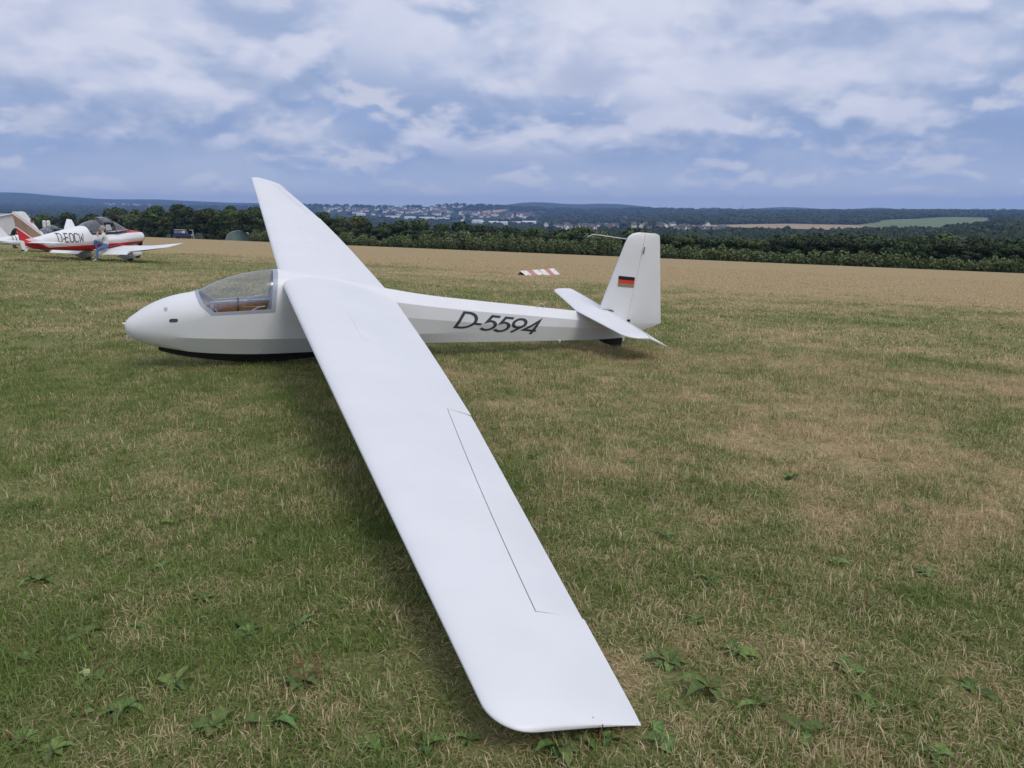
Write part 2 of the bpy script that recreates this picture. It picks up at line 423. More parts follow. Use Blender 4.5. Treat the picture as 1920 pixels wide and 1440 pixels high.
def fus_y(x, z):
    """half width of the fuselage skin at station x, height z"""
    i = int(np.clip(np.searchsorted(_fx, x) - 1, 0, len(_fx) - 2)); t = (x - _fx[i]) / (_fx[i + 1] - _fx[i])
    P = FH[i] * (1 - t) + FH[i + 1] * t
    return float(np.interp(-z, -P[:, 1], P[:, 0]))

glider = empty('glider', mw=Gm)
tag(glider, 'large white glider with dark registration D-5594, one wingtip resting on the grass', 'glider')
bm = bmesh.new(); rings = []
for x, P in zip(_fx, FH):
    ring = [bm.verts.new((x, y, z)) for y, z in P] + [bm.verts.new((x, -y, z)) for y, z in P[-2:0:-1]]
    rings.append(ring)
n = len(rings[0])
for i in range(len(rings) - 1):
    for k in range(n):
        bm.faces.new((rings[i][k], rings[i][(k + 1) % n], rings[i + 1][(k + 1) % n], rings[i + 1][k]))
bm.faces.new(rings[0]); bm.faces.new(rings[-1][::-1])
OUT = [(.70, .60), (.735, .45), (.80, .335), (.92, .232), (1.61, .287), (1.66, .80)]        # canopy outline in side view
INN = [(.735, .60), (.775, .455), (.845, .350), (.95, .270), (1.565, .322), (1.605, .80)]
for poly in (OUT, INN):
    for (p, q) in zip(poly[:-1], poly[1:]):
        d_ = Vector((q[0] - p[0], 0, q[1] - p[1])); nrm = Vector((-d_.z, 0, d_.x)).normalized()
        bmesh.ops.bisect_plane(bm, geom=bm.verts[:] + bm.edges[:] + bm.faces[:], plane_co=(p[0], 0, p[1]), plane_no=nrm, dist=1e-5)
def inside(poly, x, z):
    c = False; pl = poly
    for i in range(len(pl)):
        a, d_ = pl[i], pl[i - 1]
        if (a[1] > z) != (d_[1] > z) and x < (d_[0] - a[0]) * (z - a[1]) / (d_[1] - a[1]) + a[0]: c = not c
    return c
bm.faces.ensure_lookup_table(); groups = {'skin': [], 'frame': [], 'glass': []}
for f in bm.faces:
    c = f.calc_center_median()
    k = 'skin'
    if .6 < c.x < 1.75 and c.z > .2:
        if inside(INN, c.x, c.z): k = 'glass'
        elif inside(OUT, c.x, c.z): k = 'frame'
    groups[k].append([tuple(v.co) for v in f.verts])
bm.free()
def from_polys(name, polys, mt, parent, smooth, off=0.0, thick=0.0):
    idx = {}; V = []; F = []
    for p in polys:
        f = []
        for v in p:
            k = tuple(round(c, 5) for c in v)
            if k not in idx: idx[k] = len(V); V.append(v)
            f.append(idx[k])
        f = list(dict.fromkeys(f))
        if len(f) > 2: F.append(f[::-1])
    o = mesh(name, [gx(v) for v in V], F, mt, parent, None)
    bm = bmesh.new(); bm.from_mesh(o.data); bmesh.ops.recalc_face_normals(bm, faces=bm.faces[:])
    bm.normal_update()
    if off:
        nn = {v: v.normal.copy() for v in bm.verts}
        cen = Vector(gx((1.2, 0, .2)))
        for v, q in nn.items():
            if q.dot(v.co - cen) < 0: q = -q
            v.co += q * off
    if thick: bmesh.ops.solidify(bm, geom=bm.faces[:], thickness=thick)
    bm.to_mesh(o.data); bm.free()
    o.data.polygons.foreach_set('use_smooth', [True] * len(o.data.polygons)); o.data.set_sharp_from_angle(angle=R(smooth))
    return o
fus = from_polys('fuselage', groups['skin'], MT['white'], glider, 9)
frame = from_polys('canopy_frame', groups['frame'], MT['frame'], glider, 35, off=.002, thick=.012)
canopy = from_polys('canopy_glass', groups['glass'], MT['glass'], glider, 60)

# cockpit seen through the perspex
m = MB()
for s in (-1, 1):
    xs_ = np.linspace(.86, 1.62, 7)
    rows = []
    for x in xs_:
        yy = min(fus_y(x, .0), fus_y(x, .2)) - .022
        rows.append([gx((x, s * yy, -.05)), gx((x, s * yy, .02)), gx((x, s * (yy - .002), .205 + (x - .9) * .085)), gx((x, s * (yy - .016), .205 + (x - .9) * .085)), gx((x, s * (yy - .016), -.05))])
    m.rings(rows)
m.build('side_lining', MT['wood'], fus, 30)
m = MB(); m.box(gx((1.2, 0, -.19)), (.70, .36, .02)); m.build('cockpit_floor', MT['wood'], fus)
m = MB()
prof = [(.98, -.13), (1.15, -.165), (1.33, -.15), (1.43, -.08), (1.52, .10), (1.59, .33), (1.62, .50)]
m.rings([[gx((x, -.2, z)), gx((x, .2, z)), gx((x + .012, .2, z - .02)), gx((x + .012, -.2, z - .02))] for x, z in prof]); m.build('seat', MT['seat'], fus, 40)
m = MB(); m.box(gx((.935, 0, .16)), (.02, .36, .24), taper=.8); m.build('instrument_panel', MT['panel'], fus)
for (yy, zz, r) in ((-.09, .2, .035), (.0, .2, .035), (.09, .2, .035), (-.05, .11, .03), (.05, .11, .03)):
    mm = MB(); mm.tube([gx((.944, yy, zz)), gx((.957, yy, zz))], r, 14); mm.build('gauge', MT['black'], fus)
m = MB(); m.tube([gx((1.12, 0, -.17)), gx((1.11, 0, .0)), gx((1.15, 0, .10))], [.012, .011, .016]); m.build('control_stick', MT['black'], fus, 40)
m = MB()
for s in (-1, 1):
    m.tube([gx((.90, s * .255, .235)), gx((1.25, s * .27, .262)), gx((1.60, s * .27, .292))], .011)
    m.tube([gx((.93, s * .25, .19)), gx((1.06, s * .262, .02))], .009)
    m.tube([gx((.915, s * .25, .22)), gx((.915, s * .25, .05))], .009)
    m.tube([gx((1.30, s * .262, .255)), gx((1.42, s * .255, .33)), gx((1.50, s * .25, .345))], .008)
m.tube([gx((1.615, -.28, .30)), gx((1.62, -.22, .52)), gx((1.63, 0, .66)), gx((1.62, .22, .52)), gx((1.615, .28, .30))], .014)
m.build('cockpit_tubing', MT['tube'], fus, 40)
m = MB(); m.tube([gx((1.22, -.262, .30)), gx((1.22, -.262, .04)), gx((1.26, -.255, .01))], .012); m.build('shoulder_belt', MT['black'], fus)
# sliding window panel and its rails in the side of the canopy
m = MB()
for z0 in (.345, .445):
    m.tube([gx((x, (fus_y(x, z0) + .001), z0 + (x - 1.25) * .06)) for x in np.linspace(1.25, 1.50, 6)], .004, 6)
for x0 in (1.25, 1.36, 1.50):
    m.tube([gx((x0, fus_y(x0, z) + .001, z + (x0 - 1.25) * .06)) for z in np.linspace(.345, .445, 4)], .0025, 6)
m.build('sliding_window_frame', MT['glass'], canopy, 40)

# skids, wheel, hook, vents
m = MB(); rows = []
for x, zb in ((.34, -.262), (.5, -.315), (.7, -.352), (.93, -.384), (1.2, -.410), (1.41, -.424), (1.65, -.414), (1.85, -.392), (2.12, -.352)):
    zt_ = fus_half(x)[-1][1] + .02; w = .055
    rows.append([gx((x, -w, zt_)), gx((x, w, zt_)), gx((x, w * .9, zb)), gx((x, -w * .9, zb))])
m.rings(rows); m.build('nose_skid', MT['black'], glider, 30)
m = MB()
m.rings([[gx((2.27 + rr_ * math.cos(a), yy, -.255 + rr_ * math.sin(a))) for a in np.linspace(0, 2 * math.pi, 25)[:-1]] for yy, rr_ in ((-.05, .12), (-.055, .15), (-.035, .175), (0, .18), (.035, .175), (.055, .15), (.05, .12))])
m.build('main_wheel', MT['black'], glider, 40)
m = MB(); rows = []
for x, z0, z1, w in ((6.06, -.10, -.125, .03), (6.15, -.10, -.165, .045), (6.33, -.098, -.225, .05), (6.43, -.09, -.215, .045), (6.45, -.09, -.13, .03)):
    rows.append([gx((x, -w, z0)), gx((x, w, z0)), gx((x, w, z1)), gx((x, -w, z1))])
m.rings(rows); m.build('tail_skid', MT['black'], glider, 30)
m = MB(); m.rings([[gx((6.36 + dx_, yy, z)) for yy, dx_ in ((-.028, 0), (.028, 0), (.028, .12), (-.028, .12))] for z in (-.06, -.135)]); m.build('tail_bracket', MT['cream'], glider)
m = MB(); m.tube([gx((.035, 0, -.10)), gx((.018, 0, -.135)), gx((.03, 0, -.165)), gx((.06, 0, -.16))], .012, 8); m.build('tow_hook', MT['cream'], glider, 40)
m = MB(); m.tube([gx((.012, 0, .035)), gx((-.022, 0, .04))], [.016, .012], 10); m.build('nose_pitot', MT['cream'], glider, 40)
def surf_patch(xz, off=.003, n=1):
    return [gx((x, fus_y(x, z) + off, z)) for x, z in xz]
def oval(cx, cz, rx, rz, slope=0, n=20, sq=1.0):
    return [(cx + rx * abs(math.cos(a)) ** sq * np.sign(math.cos(a)), cz + rz * abs(math.sin(a)) ** sq * np.sign(math.sin(a)) + slope * rx * math.cos(a)) for a in np.linspace(0, 2 * math.pi, n, endpoint=False)]
for nm, cx, cz, rx, rz, mt, sq in (('air_vent', .520, .160, .045, .020, 'dark', .55), ('static_port', .440, .270, .020, .020, 'grey', 1)):
    o = oval(cx, cz, rx, rz, .15, 20, sq)
    mesh(nm, surf_patch(o, .004) + [gx((cx, fus_y(cx, cz) + .004, cz))], [(i, (i + 1) % 20, 20) for i in range(20)], MT[mt], glider, 180)
m = MB(); m.box(gx((1.44, fus_y(1.44, -.235) + .006, -.235)), (.02, .012, .02)); m.build('drain_fitting', MT['grey'], glider)

def lift(stations, n1=16, n2=9, gap=.004, up=Vector((0, 0, 1)), camber=0.0, caps=(False, True)):
    """wing-like surface.  station = dict(le, te, th, hc, kind) - kind of the bay that starts here: main / gap / ctrl"""
    V = []; NP = None
    for s in stations:
        le, te = Vector(s['le']), Vector(s['te']); ch = (te - le).length; hc = s.get('hc', .75); g = gap / ch
        Fr = np.concatenate([(1 - np.cos(np.linspace(0, math.pi / 2, n1))) * (hc - g), hc + g + (1 - hc - g) * np.linspace(0, 1, n2)])
        ring = []
        def yt(c): return 5 * s['th'] * (.2969 * math.sqrt(c) - .126 * c - .3516 * c * c + .2843 * c ** 3 - .1030 * c ** 4)
        cam_ = lambda c: camber * ch * 4 * c * (1 - c)
        for c in Fr[::-1]: ring.append(le + (te - le) * c + up * (yt(c) + cam_(c)))
        for c in Fr[1:]: ring.append(le + (te - le) * c + up * (-yt(c) + cam_(c)))
        V += ring; NP = len(ring)
    nF = n1 + n2; main = []; ctrl = []
    def zone(k):
        k = k % NP
        j = nF - 1 - k if k < nF - 1 else None
        lo = (nF - 2 - k) if k < nF - 1 else (k - (nF - 1))      # lower fraction index of segment k..k+1
        if k == NP - 1: return 'te'
        return 'fwd' if lo + 1 <= n1 - 1 else ('slit' if lo == n1 - 1 else 'aft')
    Z_ = [zone(k) for k in range(NP)]
    uh, lh = nF - 1 - (n1 - 1), nF - 1 + (n1 - 1)                 # ring index of upper/lower fwd edge of the slit
    for i in range(len(stations) - 1):
        kd = stations[i].get('kind', 'main'); o0, o1 = i * NP, (i + 1) * NP
        for k in range(NP):
            f = (o0 + k, o1 + k, o1 + (k + 1) % NP, o0 + (k + 1) % NP)
            if kd == 'main' or Z_[k] == 'fwd': main.append(f)
            elif kd == 'ctrl' and Z_[k] in ('aft', 'te'): ctrl.append(f)
        if kd != 'main': main.append((o0 + uh, o0 + lh, o1 + lh, o1 + uh))
        if kd == 'ctrl': ctrl.append((o0 + uh - 1, o1 + uh - 1, o1 + lh + 1, o0 + lh + 1))
    kd_ = [q.get('kind', 'main') for q in stations]
    ks = [i for i in range(len(stations) - 1) if kd_[i] == 'ctrl']
    if ks:
        for st in (ks[0], ks[-1] + 1):
            ctrl.append(tuple(st * NP + k for k in list(range(0, uh)) + list(range(lh + 1, NP))))
        aft_ring = list(range(0, uh + 1)) + list(range(lh, NP))
        if ks[0] > 0 and kd_[ks[0] - 1] == 'gap': main.append(tuple((ks[0] - 1) * NP + k for k in aft_ring))
        if ks[-1] + 2 < len(stations) and kd_[ks[-1] + 1] == 'gap': main.append(tuple((ks[-1] + 2) * NP + k for k in aft_ring))
    if caps[0]: main.append(tuple(range(NP)))
    if caps[1] and len(stations)>1 and stations[-2].get('kind', 'main') == 'main': main.append(tuple((len(stations) - 1) * NP + k for k in range(NP)))
    def pack(F):
        F = [f for f in F if f]; used = sorted({i for f in F for i in f}); mp = {a: i for i, a in enumerate(used)}
        return [V[a] for a in used], [tuple(mp[i] for i in f) for f in F]
    return pack(main), pack(ctrl)
def surf_obj(name, VF, mt, parent, tr=gx, smooth=28):
    o = mesh(name, [tr(v) for v in VF[0]], VF[1], mt, parent)
    bm = bmesh.new(); bm.from_mesh(o.data); bmesh.ops.recalc_face_normals(bm, faces=bm.faces[:]); bm.to_mesh(o.data); bm.free()
    o.data.polygons.foreach_set('use_smooth', [True] * len(o.data.polygons)); o.data.set_sharp_from_angle(angle=R(smooth))
    return o

WB = 7.505
def wing_pt(s, y, c):
    t = y / WB; ch = 1.332 + (.545 - 1.332) * t + float(np.interp(y, [0, .26, 2.21, 3.31, 4.38, 5.45, 6.13, 6.89, 7.5], [.02, .032, .084, .098, .102, .075, .055, .034, .014]))
    x0 = 1.6955 + .031 * t; z = .5036 + y * math.tan(R(2.8976)) + .0716 * t * t * s + (.5 - c) * .159 * (1 - .4 * t)
    return Vector((x0 + c * ch, s * y, z))
WING_A0, WING_A1, HC0, HC1 = 4.32, 6.88, .806, .635
def make_wing(s):
    ys = sorted(set(list(np.linspace(.0, WING_A0 - .1, 12)) + [WING_A0 - .004, WING_A0 + .004] + list(np.linspace(WING_A0 + .25, WING_A1 - .25, 7)) + [WING_A1 - .004, WING_A1 + .004] + list(np.linspace(WING_A1 + .06, 7.3, 4)) + list(7.37 + .145 * np.sin(np.linspace(0, math.pi / 2, 12)))))
    st = []
    for y in ys:
        t = min(y / WB, 1); le, te = wing_pt(s, y, 0), wing_pt(s, y, 1); ch = (te - le).length
        th = ch * (.150 - .035 * t)
        u = max(0, (y - 7.37) / .145); u = min(u, .9999)
        k = math.sqrt(max(0, 1 - u * u))
        le = le + (te - le) * (.24 * (1 - k)); te = te + (le - te) * (.012 * (1 - k))
        th *= (.14 + .86 * k)
        kind = 'ctrl' if WING_A0 <= y < WING_A1 - .005 else ('gap' if abs(y - WING_A0 + .004) < 1e-6 or abs(y - WING_A1 + .004) < 1e-6 else 'main')
        f = (y - WING_A0) / (WING_A1 - WING_A0)
        st.append(dict(le=le, te=te, th=th, hc=HC0 + (HC1 - HC0) * min(1, max(0, f)), kind=kind))
    mn, ct = lift(st, 18, 9, .0020, camber=.018)
    w = surf_obj('wing', mn, MT['white'], glider)
    # aileron drooped a little about its hinge
    h0 = wing_pt(s, WING_A0, HC0); h1 = wing_pt(s, WING_A1, HC1); ax = (h1 - h0).normalized()
    rot = Matrix.Rotation(R(2.2) * s, 4, ax)
    a = surf_obj('aileron', ([h0 + rot @ (Vector(v) - h0) for v in ct[0]], ct[1]), MT['white'], w)
    # airbrake cap let into the upper skin
    V = []; F = []
    ny, nx_ = 10, 2
    for i in range(ny + 1):
        y = 1.78 + .98 * i / ny
        for j in range(nx_ + 1):
            c = .405 + .05 * j / nx_
            le, te = wing_pt(s, y, 0), wing_pt(s, y, 1); ch = (te - le).length; th = ch * (.15 - .035 * y / WB)
            yt = 5 * th * (.2969 * math.sqrt(c) - .126 * c - .3516 * c * c + .2843 * c ** 3 - .103 * c ** 4)
            V.append(le + (te - le) * c + Vector((0, 0, yt + .018 * ch * 4 * c * (1 - c) + .0025)))
    nv = len(V); V += [v - Vector((0, 0, .006)) for v in V]
    w1 = nx_ + 1
    for i in range(ny):
        for j in range(nx_): F.append((i * w1 + j, (i + 1) * w1 + j, (i + 1) * w1 + j + 1, i * w1 + j + 1))
        F.append((i * w1, i * w1 + nv, (i + 1) * w1 + nv, (i + 1) * w1)); F.append((i * w1 + nx_, (i + 1) * w1 + nx_, (i + 1) * w1 + nx_ + nv, i * w1 + nx_ + nv))
    F.append(tuple(list(range(w1)) + [k + nv for k in range(w1 - 1, -1, -1)])); F.append(tuple([ny * w1 + k for k in range(w1)] + [ny * w1 + k + nv for k in range(w1 - 1, -1, -1)]))
    surf_obj('airbrake_cap', (V, F), MT['white'], w)
    return w
wing_port = make_wing(1); wing_starboard = make_wing(-1)

# tail
def fin_le(z): return float(np.interp(z, [-.1, .36, 1.28, 1.335, 1.375, 1.405, 1.425], [5.94, 6.012, 6.245, 6.262, 6.29, 6.335, 6.42]))
def fin_te(z): return float(np.interp(z, [-.09, .13, 1.385, 1.41, 1.425], [6.50, 7.05, 6.772, 6.755, 6.70]))
def fin_h(z): return 6.45 + .075 * (z / 1.43)
st = []
for z in [-.085, -.03, .04, .125, .135, .3, .5, .7, .9, 1.1, 1.25, 1.3, 1.335, 1.36, 1.385, 1.405, 1.418, 1.425]:
    le, te = Vector((fin_le(z), 0, z)), Vector((fin_te(z), 0, z)); ch = te.x - le.x
    st.append(dict(le=le, te=te, th=(.115 if z < 1.2 else .115 * math.sqrt(max(.03, 1 - ((z - 1.2) / .228) ** 2))) * (.5 + .5 * ch / 1.0), hc=(fin_h(z) - le.x) / ch, kind='ctrl'))
st2 = []
mn, ct = lift(st, 12, 8, .0022, up=Vector((0, 1, 0)), caps=(False, False))
def cap_top(VF):
    zt_ = max(v[2] for v in VF[0]); ids = [i for i, v in enumerate(VF[0]) if abs(v[2] - zt_) < 1e-6]
    c = sum((Vector(VF[0][i]) for i in ids), Vector()) / len(ids)
    ids.sort(key=lambda i: math.atan2(VF[0][i][1] - c.y, VF[0][i][0] - c.x)); VF[1].append(tuple(ids))
cap_top(mn); 
fin = surf_obj('fin', mn, MT['white'], glider); 
hp = Vector((6.45, 0, 0)); rot = Matrix.Rotation(R(1.5), 4, 'Z')
rud = surf_obj('rudder', ([hp + rot @ (Vector(v) - hp) for v in ct[0]], ct[1]), MT['white'], glider)
for s in (1, -1):
    st = []
    ys = [.0, .05, .10, .3, .6, .85, 1.0] + list(1.05 + .19 * np.sin(np.linspace(0, math.pi / 2, 9)))
    for y in ys:
        t = y / 1.24; u = min(.999, max(0, (y - 1.05) / .19)); k = math.sqrt(1 - u * u)
        le = Vector((5.65 + .155 * t + .17 * (1 - k), s * y, .29)); te = Vector((6.50 - .055 * t - .03 * (1 - k), s * y, .285)); ch = te.x - le.x
        st.append(dict(le=le, te=te, th=.075 * (.75 + .25 * (1 - t)) * (.25 + .75 * k), hc=(6.125 - .01 * t - le.x) / ch, kind='ctrl' if y >= .05 else 'main'))
    mn, ct = lift(st, 12, 7, .004, caps=(False, False))
    ymax = max(abs(v[1]) for v in mn[0]); ids = [i for i, v in enumerate(mn[0]) if abs(abs(v[1]) - ymax) < 1e-6]
    c = sum((Vector(mn[0][i]) for i in ids), Vector()) / len(ids); ids.sort(key=lambda i: math.atan2(mn[0][i][2] - c.z, mn[0][i][0] - c.x)); mn[1].append(tuple(ids))
    sb = surf_obj('stabilizer', mn, MT['white'], glider)
    hp = Vector((6.12, 0, .287)); rot = Matrix.Rotation(R(20), 4, 'Y')
    surf_obj('elevator', ([hp + rot @ (Vector(v) - hp) for v in ct[0]], ct[1]), MT['white'], sb)
m = MB(); m.tube([gx((6.245, 0, 1.325)), gx((5.74, 0, 1.362)), gx((5.715, 0, 1.352)), gx((5.655, 0, 1.325))], [.007, .006, .006, .005], 8); m.build('energy_probe', MT['tube'], fin, 60)
m = MB(); m.box(gx((6.525, .062, 1.19)), (.010, .01, .10)); m.build('hinge_slot', MT['black'], fin)
m = MB(); m.box(gx((6.475, .045, .175)), (.045, .05, .035)); m.build('rudder_stop', MT['black'], fin)
# elevator drive slot beside the fin root
m = MB(); m.tube([gx((6.02, .055, .335)), gx((6.10, .065, .332)), gx((6.17, .06, .322)), gx((6.215, .055, .305))], [.002, .004, .008, .006], 6); m.build('control_slot', MT['black'], fin)
m = MB(); m.tube([gx((5.10 + .05 * math.cos(a), .02 , .335 + .055 * math.sin(a))) for a in np.linspace(0, math.pi, 10)], .006, 6); m.build('lifting_handle', MT['tube'], glider, 60)
m = MB(); m.tube([gx((5.42, .085, -.115)), gx((5.42, .085, -.15))], [.022, .012], 10); m.build('trestle_fitting', MT['cream'], glider, 40)

# lettering: stroked characters laid on a surface
GLYPH = {
 'D': ([[(0, 0), (0, 1), (.22, 1)] + [(.22 + .50 * math.cos(a), .5 + .5 * math.sin(a)) for a in np.linspace(math.pi / 2, -math.pi / 2, 22)][1:-1] + [(.22, 0), (0, 0)]], .78, True),
 '-': ([[(0, .36), (.28, .36)]], .36, False),
 '5': ([[(.58, .96), (.20, .96), (.11, .56), (.20, .60)] + [(.27 + .315 * math.cos(a), .315 + .315 * math.sin(a)) for a in np.linspace(R(95), R(-140), 26)]], .66, False),
 '9': ([[(.33 + .29 * math.cos(a), .68 + .29 * math.sin(a)) for a in np.linspace(0, 2 * math.pi, 30)], [(.585, .55), (.22, 0)]], .70, False),
 '4': ([[(.50, 0), (.50, .97), (.03, .27), (.66, .27)]], .70, False),
 'E': ([[(.5, 1), (0, 1), (0, 0), (.5, 0)], [(0, .52), (.42, .52)]], .70, False),
 'O': ([[(.14, 0), (0, .14), (0, .86), (.14, 1), (.42, 1), (.56, .86), (.56, .14), (.42, 0), (.14, 0)]], .74, True),
 'C': ([[(.56, .16), (.42, 0), (.14, 0), (0, .14), (0, .86), (.14, 1), (.42, 1), (.56, .84)]], .72, False),
 'W': ([[(0, 1), (.1, 0), (.32, .62), (.54, 0), (.64, 1)]], .72, False)}
GLYPH['d'] = ([[(0, 0), (0, 1), (.40, 1), (.54, .86), (.54, .14), (.40, 0), (0, 0)]], .72, True)
def stroke(poly, w, closed, sub=.06):
    """outline strips for one polyline -> list of quads in the plane"""
    P = [np.array(p, float) for p in poly]
    if closed: P = P[:-1]
    n = len(P); L, Rr = [], []
    for i in range(n):
        a = P[i - 1] if (closed or i > 0) else None; c = P[(i + 1) % n] if (closed or i < n - 1) else None; p = P[i]
        d1 = (p - a) / np.linalg.norm(p - a) if a is not None else None; d2 = (c - p) / np.linalg.norm(c - p) if c is not None else None
        if d1 is None: d1 = d2
        if d2 is None: d2 = d1
        n1_ = np.array([-d1[1], d1[0]]); n2_ = np.array([-d2[1], d2[0]]); nn = n1_ + n2_; k = nn @ nn
        off = nn * (2 / max(k, .35)) * (w / 2)
        L.append(p + off); Rr.append(p - off)
    Q = []
    for i in range(n if closed else n - 1):
        j = (i + 1) % n; ns = max(1, int(np.linalg.norm(P[j] - P[i]) / sub)); nw = 3
        for k in range(ns):
            t0, t1 = k / ns, (k + 1) / ns
            for q in range(nw):
                g0, g1 = q / nw, (q + 1) / nw
                f = lambda t, g: (L[i] * (1 - t) + L[j] * t) * (1 - g) + (Rr[i] * (1 - t) + Rr[j] * t) * g
                Q.append((f(t0, g0), f(t0, g1), f(t1, g1), f(t1, g0)))
    return Q
def lettering(text, w, fn):
    out = []; x = 0
    for ch in text:
        polys, adv, cl = GLYPH[ch]; V = []; F = []
        for k, pl in enumerate(polys):
            closed = cl and k == 0 or (ch == '9' and k == 0)
            for q in stroke(pl, w, closed):
                F.append(tuple(range(len(V), len(V) + 4))); V += [fn(x + p[0], p[1]) for p in q]
        out.append((ch, V, F)); x += adv
    return out
TH = .205; ta = math.atan2(-.125, 1.2)
def g_text(a, c):
    xx = (a + c * .30) * TH; zz = c * TH
    x = 3.845 + xx * math.cos(ta) * 1.47 - zz * math.sin(ta); z = .100 + xx * math.sin(ta) * 1.47 + zz * math.cos(ta)
    return gx((x, fus_y(x, z) + .0025, z))
for ch, V, F in lettering('D-5594', .15, g_text): mesh('registration_character', V, F, MT['letter'], glider)
# flag on the fin, three painted bars
def fin_y(x, z):
    le, te = fin_le(z), fin_te(z); c = (x - le) / (te - le); th = .115 * (.5 + .5 * (te - le))
    return 5 * th * (.2969 * math.sqrt(c) - .126 * c - .3516 * c * c + .2843 * c ** 3 - .103 * c ** 4)
fq = [(6.205, .818), (6.462, .806), (6.470, .655), (6.213, .667)]
m = MB()
for k, mi in enumerate((0, 1, 2)):
    t0, t1 = k / 3, (k + 1) / 3
    for q in range(4):
        g0, g1 = q / 4, (q + 1) / 4
        f = lambda t, g: ((fq[0][0] * (1 - g) + fq[1][0] * g) * (1 - t) + (fq[3][0] * (1 - g) + fq[2][0] * g) * t, (fq[0][1] * (1 - g) + fq[1][1] * g) * (1 - t) + (fq[3][1] * (1 - g) + fq[2][1] * g) * t)
        pts = [f(t0, g0), f(t1, g0), f(t1, g1), f(t0, g1)]
        m.add([gx((x, fin_y(x, z) + .004, z)) for x, z in pts], [(0, 1, 2, 3)], mi)
m.build('german_flag', [MT['fblack'], MT['fred'], MT['fgold']], fin)
#@@NEXT
# ------------------------------------------------------------------ copies of the glider parked far behind
def place_glider(base_uv, Y, yaw, bank, label, roll_base=None):
    x = (base_uv[0] - 960) / CAM_F * Y
    P0 = Vector((x, Y, tz(x, Y)))
    a = Vector((math.cos(yaw), math.sin(yaw), 0)); l = Vector((math.sin(yaw), -math.cos(yaw), 0)); u = Vector((0, 0, 1))
    l2 = l * math.cos(bank) - u * math.sin(bank); u3 = u * math.cos(bank) + l * math.sin(bank)
    c = copy_tree(glider, skip=('registration_character', 'german_flag', 'energy_probe', 'air_vent', 'static_port', 'drain_fitting', 'gauge', 'cockpit_tubing', 'sliding_window_frame', 'shoulder_belt'))
    c.matrix_world = gl_matrix(P0 + Vector((0, 0, .0)), a, -l2, u3)
    tag(c, label, 'glider'); return c
place_glider((128, 460), 92, R(26), R(9), 'small white glider parked beyond the red and white aeroplane, far wing raised')
place_glider((-95, 460), 72, R(150), R(-8), 'small white glider with dark hatch behind the white aeroplane, long wing pointing at trees')

# ------------------------------------------------------------------ low-wing aeroplane: x forward, y to port, z up, origin on the grass between the main wheels
def livery(name, tail=False):
    """white with a red belly and brown and red pinstripes, laid out along the airframe"""
    m = bpy.data.materials.new(name); m.use_nodes = True; nt = m.node_tree; b = NB(nt); p = nt.nodes['Principled BSDF']
    x, y, z = b.sep(b.n('ShaderNodeTexCoord').outputs['Object'])
    W_, RED, BR = (.80, .80, .80), (.55, .022, .030), (.30, .19, .135)
    def band(c, lo, hi, colr, q):
        f = b.math('MULTIPLY', b.math('GREATER_THAN', q, lo), b.math('LESS_THAN', q, hi)); return b.mix(f, c, colr)
    if tail:
        x = b.math('ADD', b.math('MULTIPLY', b.math('ADD', x, 1.2), 1 / .85), -1.2)
        q = b.math('ADD', b.math('MULTIPLY', z, .83), b.math('MULTIPLY', x, .56))     # falls forward down the fin
        c = band(W_, -1.30, -.93, BR, q); c = band(c, -.89, -.875, BR, q); c = band(c, -.85, -.84, RED, q)
        low = b.math('GREATER_THAN', z, b.math('ADD', b.math('MULTIPLY', x, -.2), .15))
        c = b.mix(b.math('MULTIPLY', b.math('LESS_THAN', q, -1.335), low), c, RED)
    else:
        # belly line level to the wing, swept up to the tail
        bl = b.math('ADD', b.math('MULTIPLY', b.math('MINIMUM', b.math('ADD', x, 3.0), 0.0), -.42), b.math('ADD', .80, b.math('MULTIPLY', x, .02)))
        q = b.math('SUBTRACT', z, bl)
        c = band(W_, -9, 0.0, RED, q); c = band(c, .03, .055, BR, q); c = band(c, .085, .105, BR, q); c = band(c, .135, .145, RED, q)
        aft = b.math('LESS_THAN', x, -3.15); c = b.mix(b.math('MULTIPLY', aft, b.math('LESS_THAN', q, -.28)), c, W_)
        nose = b.math('MULTIPLY', b.math('GREATER_THAN', x, .75), b.math('GREATER_THAN', z, 1.23)); c = b.mix(nose, c, RED)
    nt.links.new(c, p.inputs['Base Color']); p.inputs['Roughness'].default_value = .35
    return m
MT['robin'] = livery('red_white_livery'); MT['robin_tail'] = livery('red_brown_tail_livery', True)
MT['plain'] = mat('plain_white_paint', (.80, .80, .80), .4, var=.06); MT['spinner'] = mat('spinner_red_brown', (.20, .035, .025), .35)
MT['spat_grey'] = mat('spat_white', (.72, .72, .70), .45, var=.08)
MT['tinted'] = glass('tinted_perspex', (.74, .78, .84), .16)
MT['walk'] = mat('wing_walk_black', (.03, .03, .035), .8)
RF = [(2.02, .20, .84, 1.16), (1.96, .30, .76, 1.24), (1.6, .40, .66, 1.31), (1.15, .48, .60, 1.38), (.85, .53, .56, 1.36), (.3, .55, .52, 1.26), (-.5, .55, .50, 1.26), (-1.05, .54, .50, 1.30), (-1.2, .53, .50, 1.60), (-1.6, .49, .52, 1.56), (-2.2, .41, .56, 1.45), (-3.0, .29, .62, 1.32), (-3.8, .17, .68, 1.20), (-4.45, .06, .74, 1.10)]
def section(w, zb, zt, n=24, e=2.6):
    c, h = (zb + zt) / 2, (zt - zb) / 2
    return [(w * np.sign(math.cos(a)) * abs(math.cos(a)) ** (2 / e), c + h * np.sign(math.sin(a)) * abs(math.sin(a)) ** (2 / e)) for a in np.linspace(0, 2 * math.pi, n, endpoint=False)]
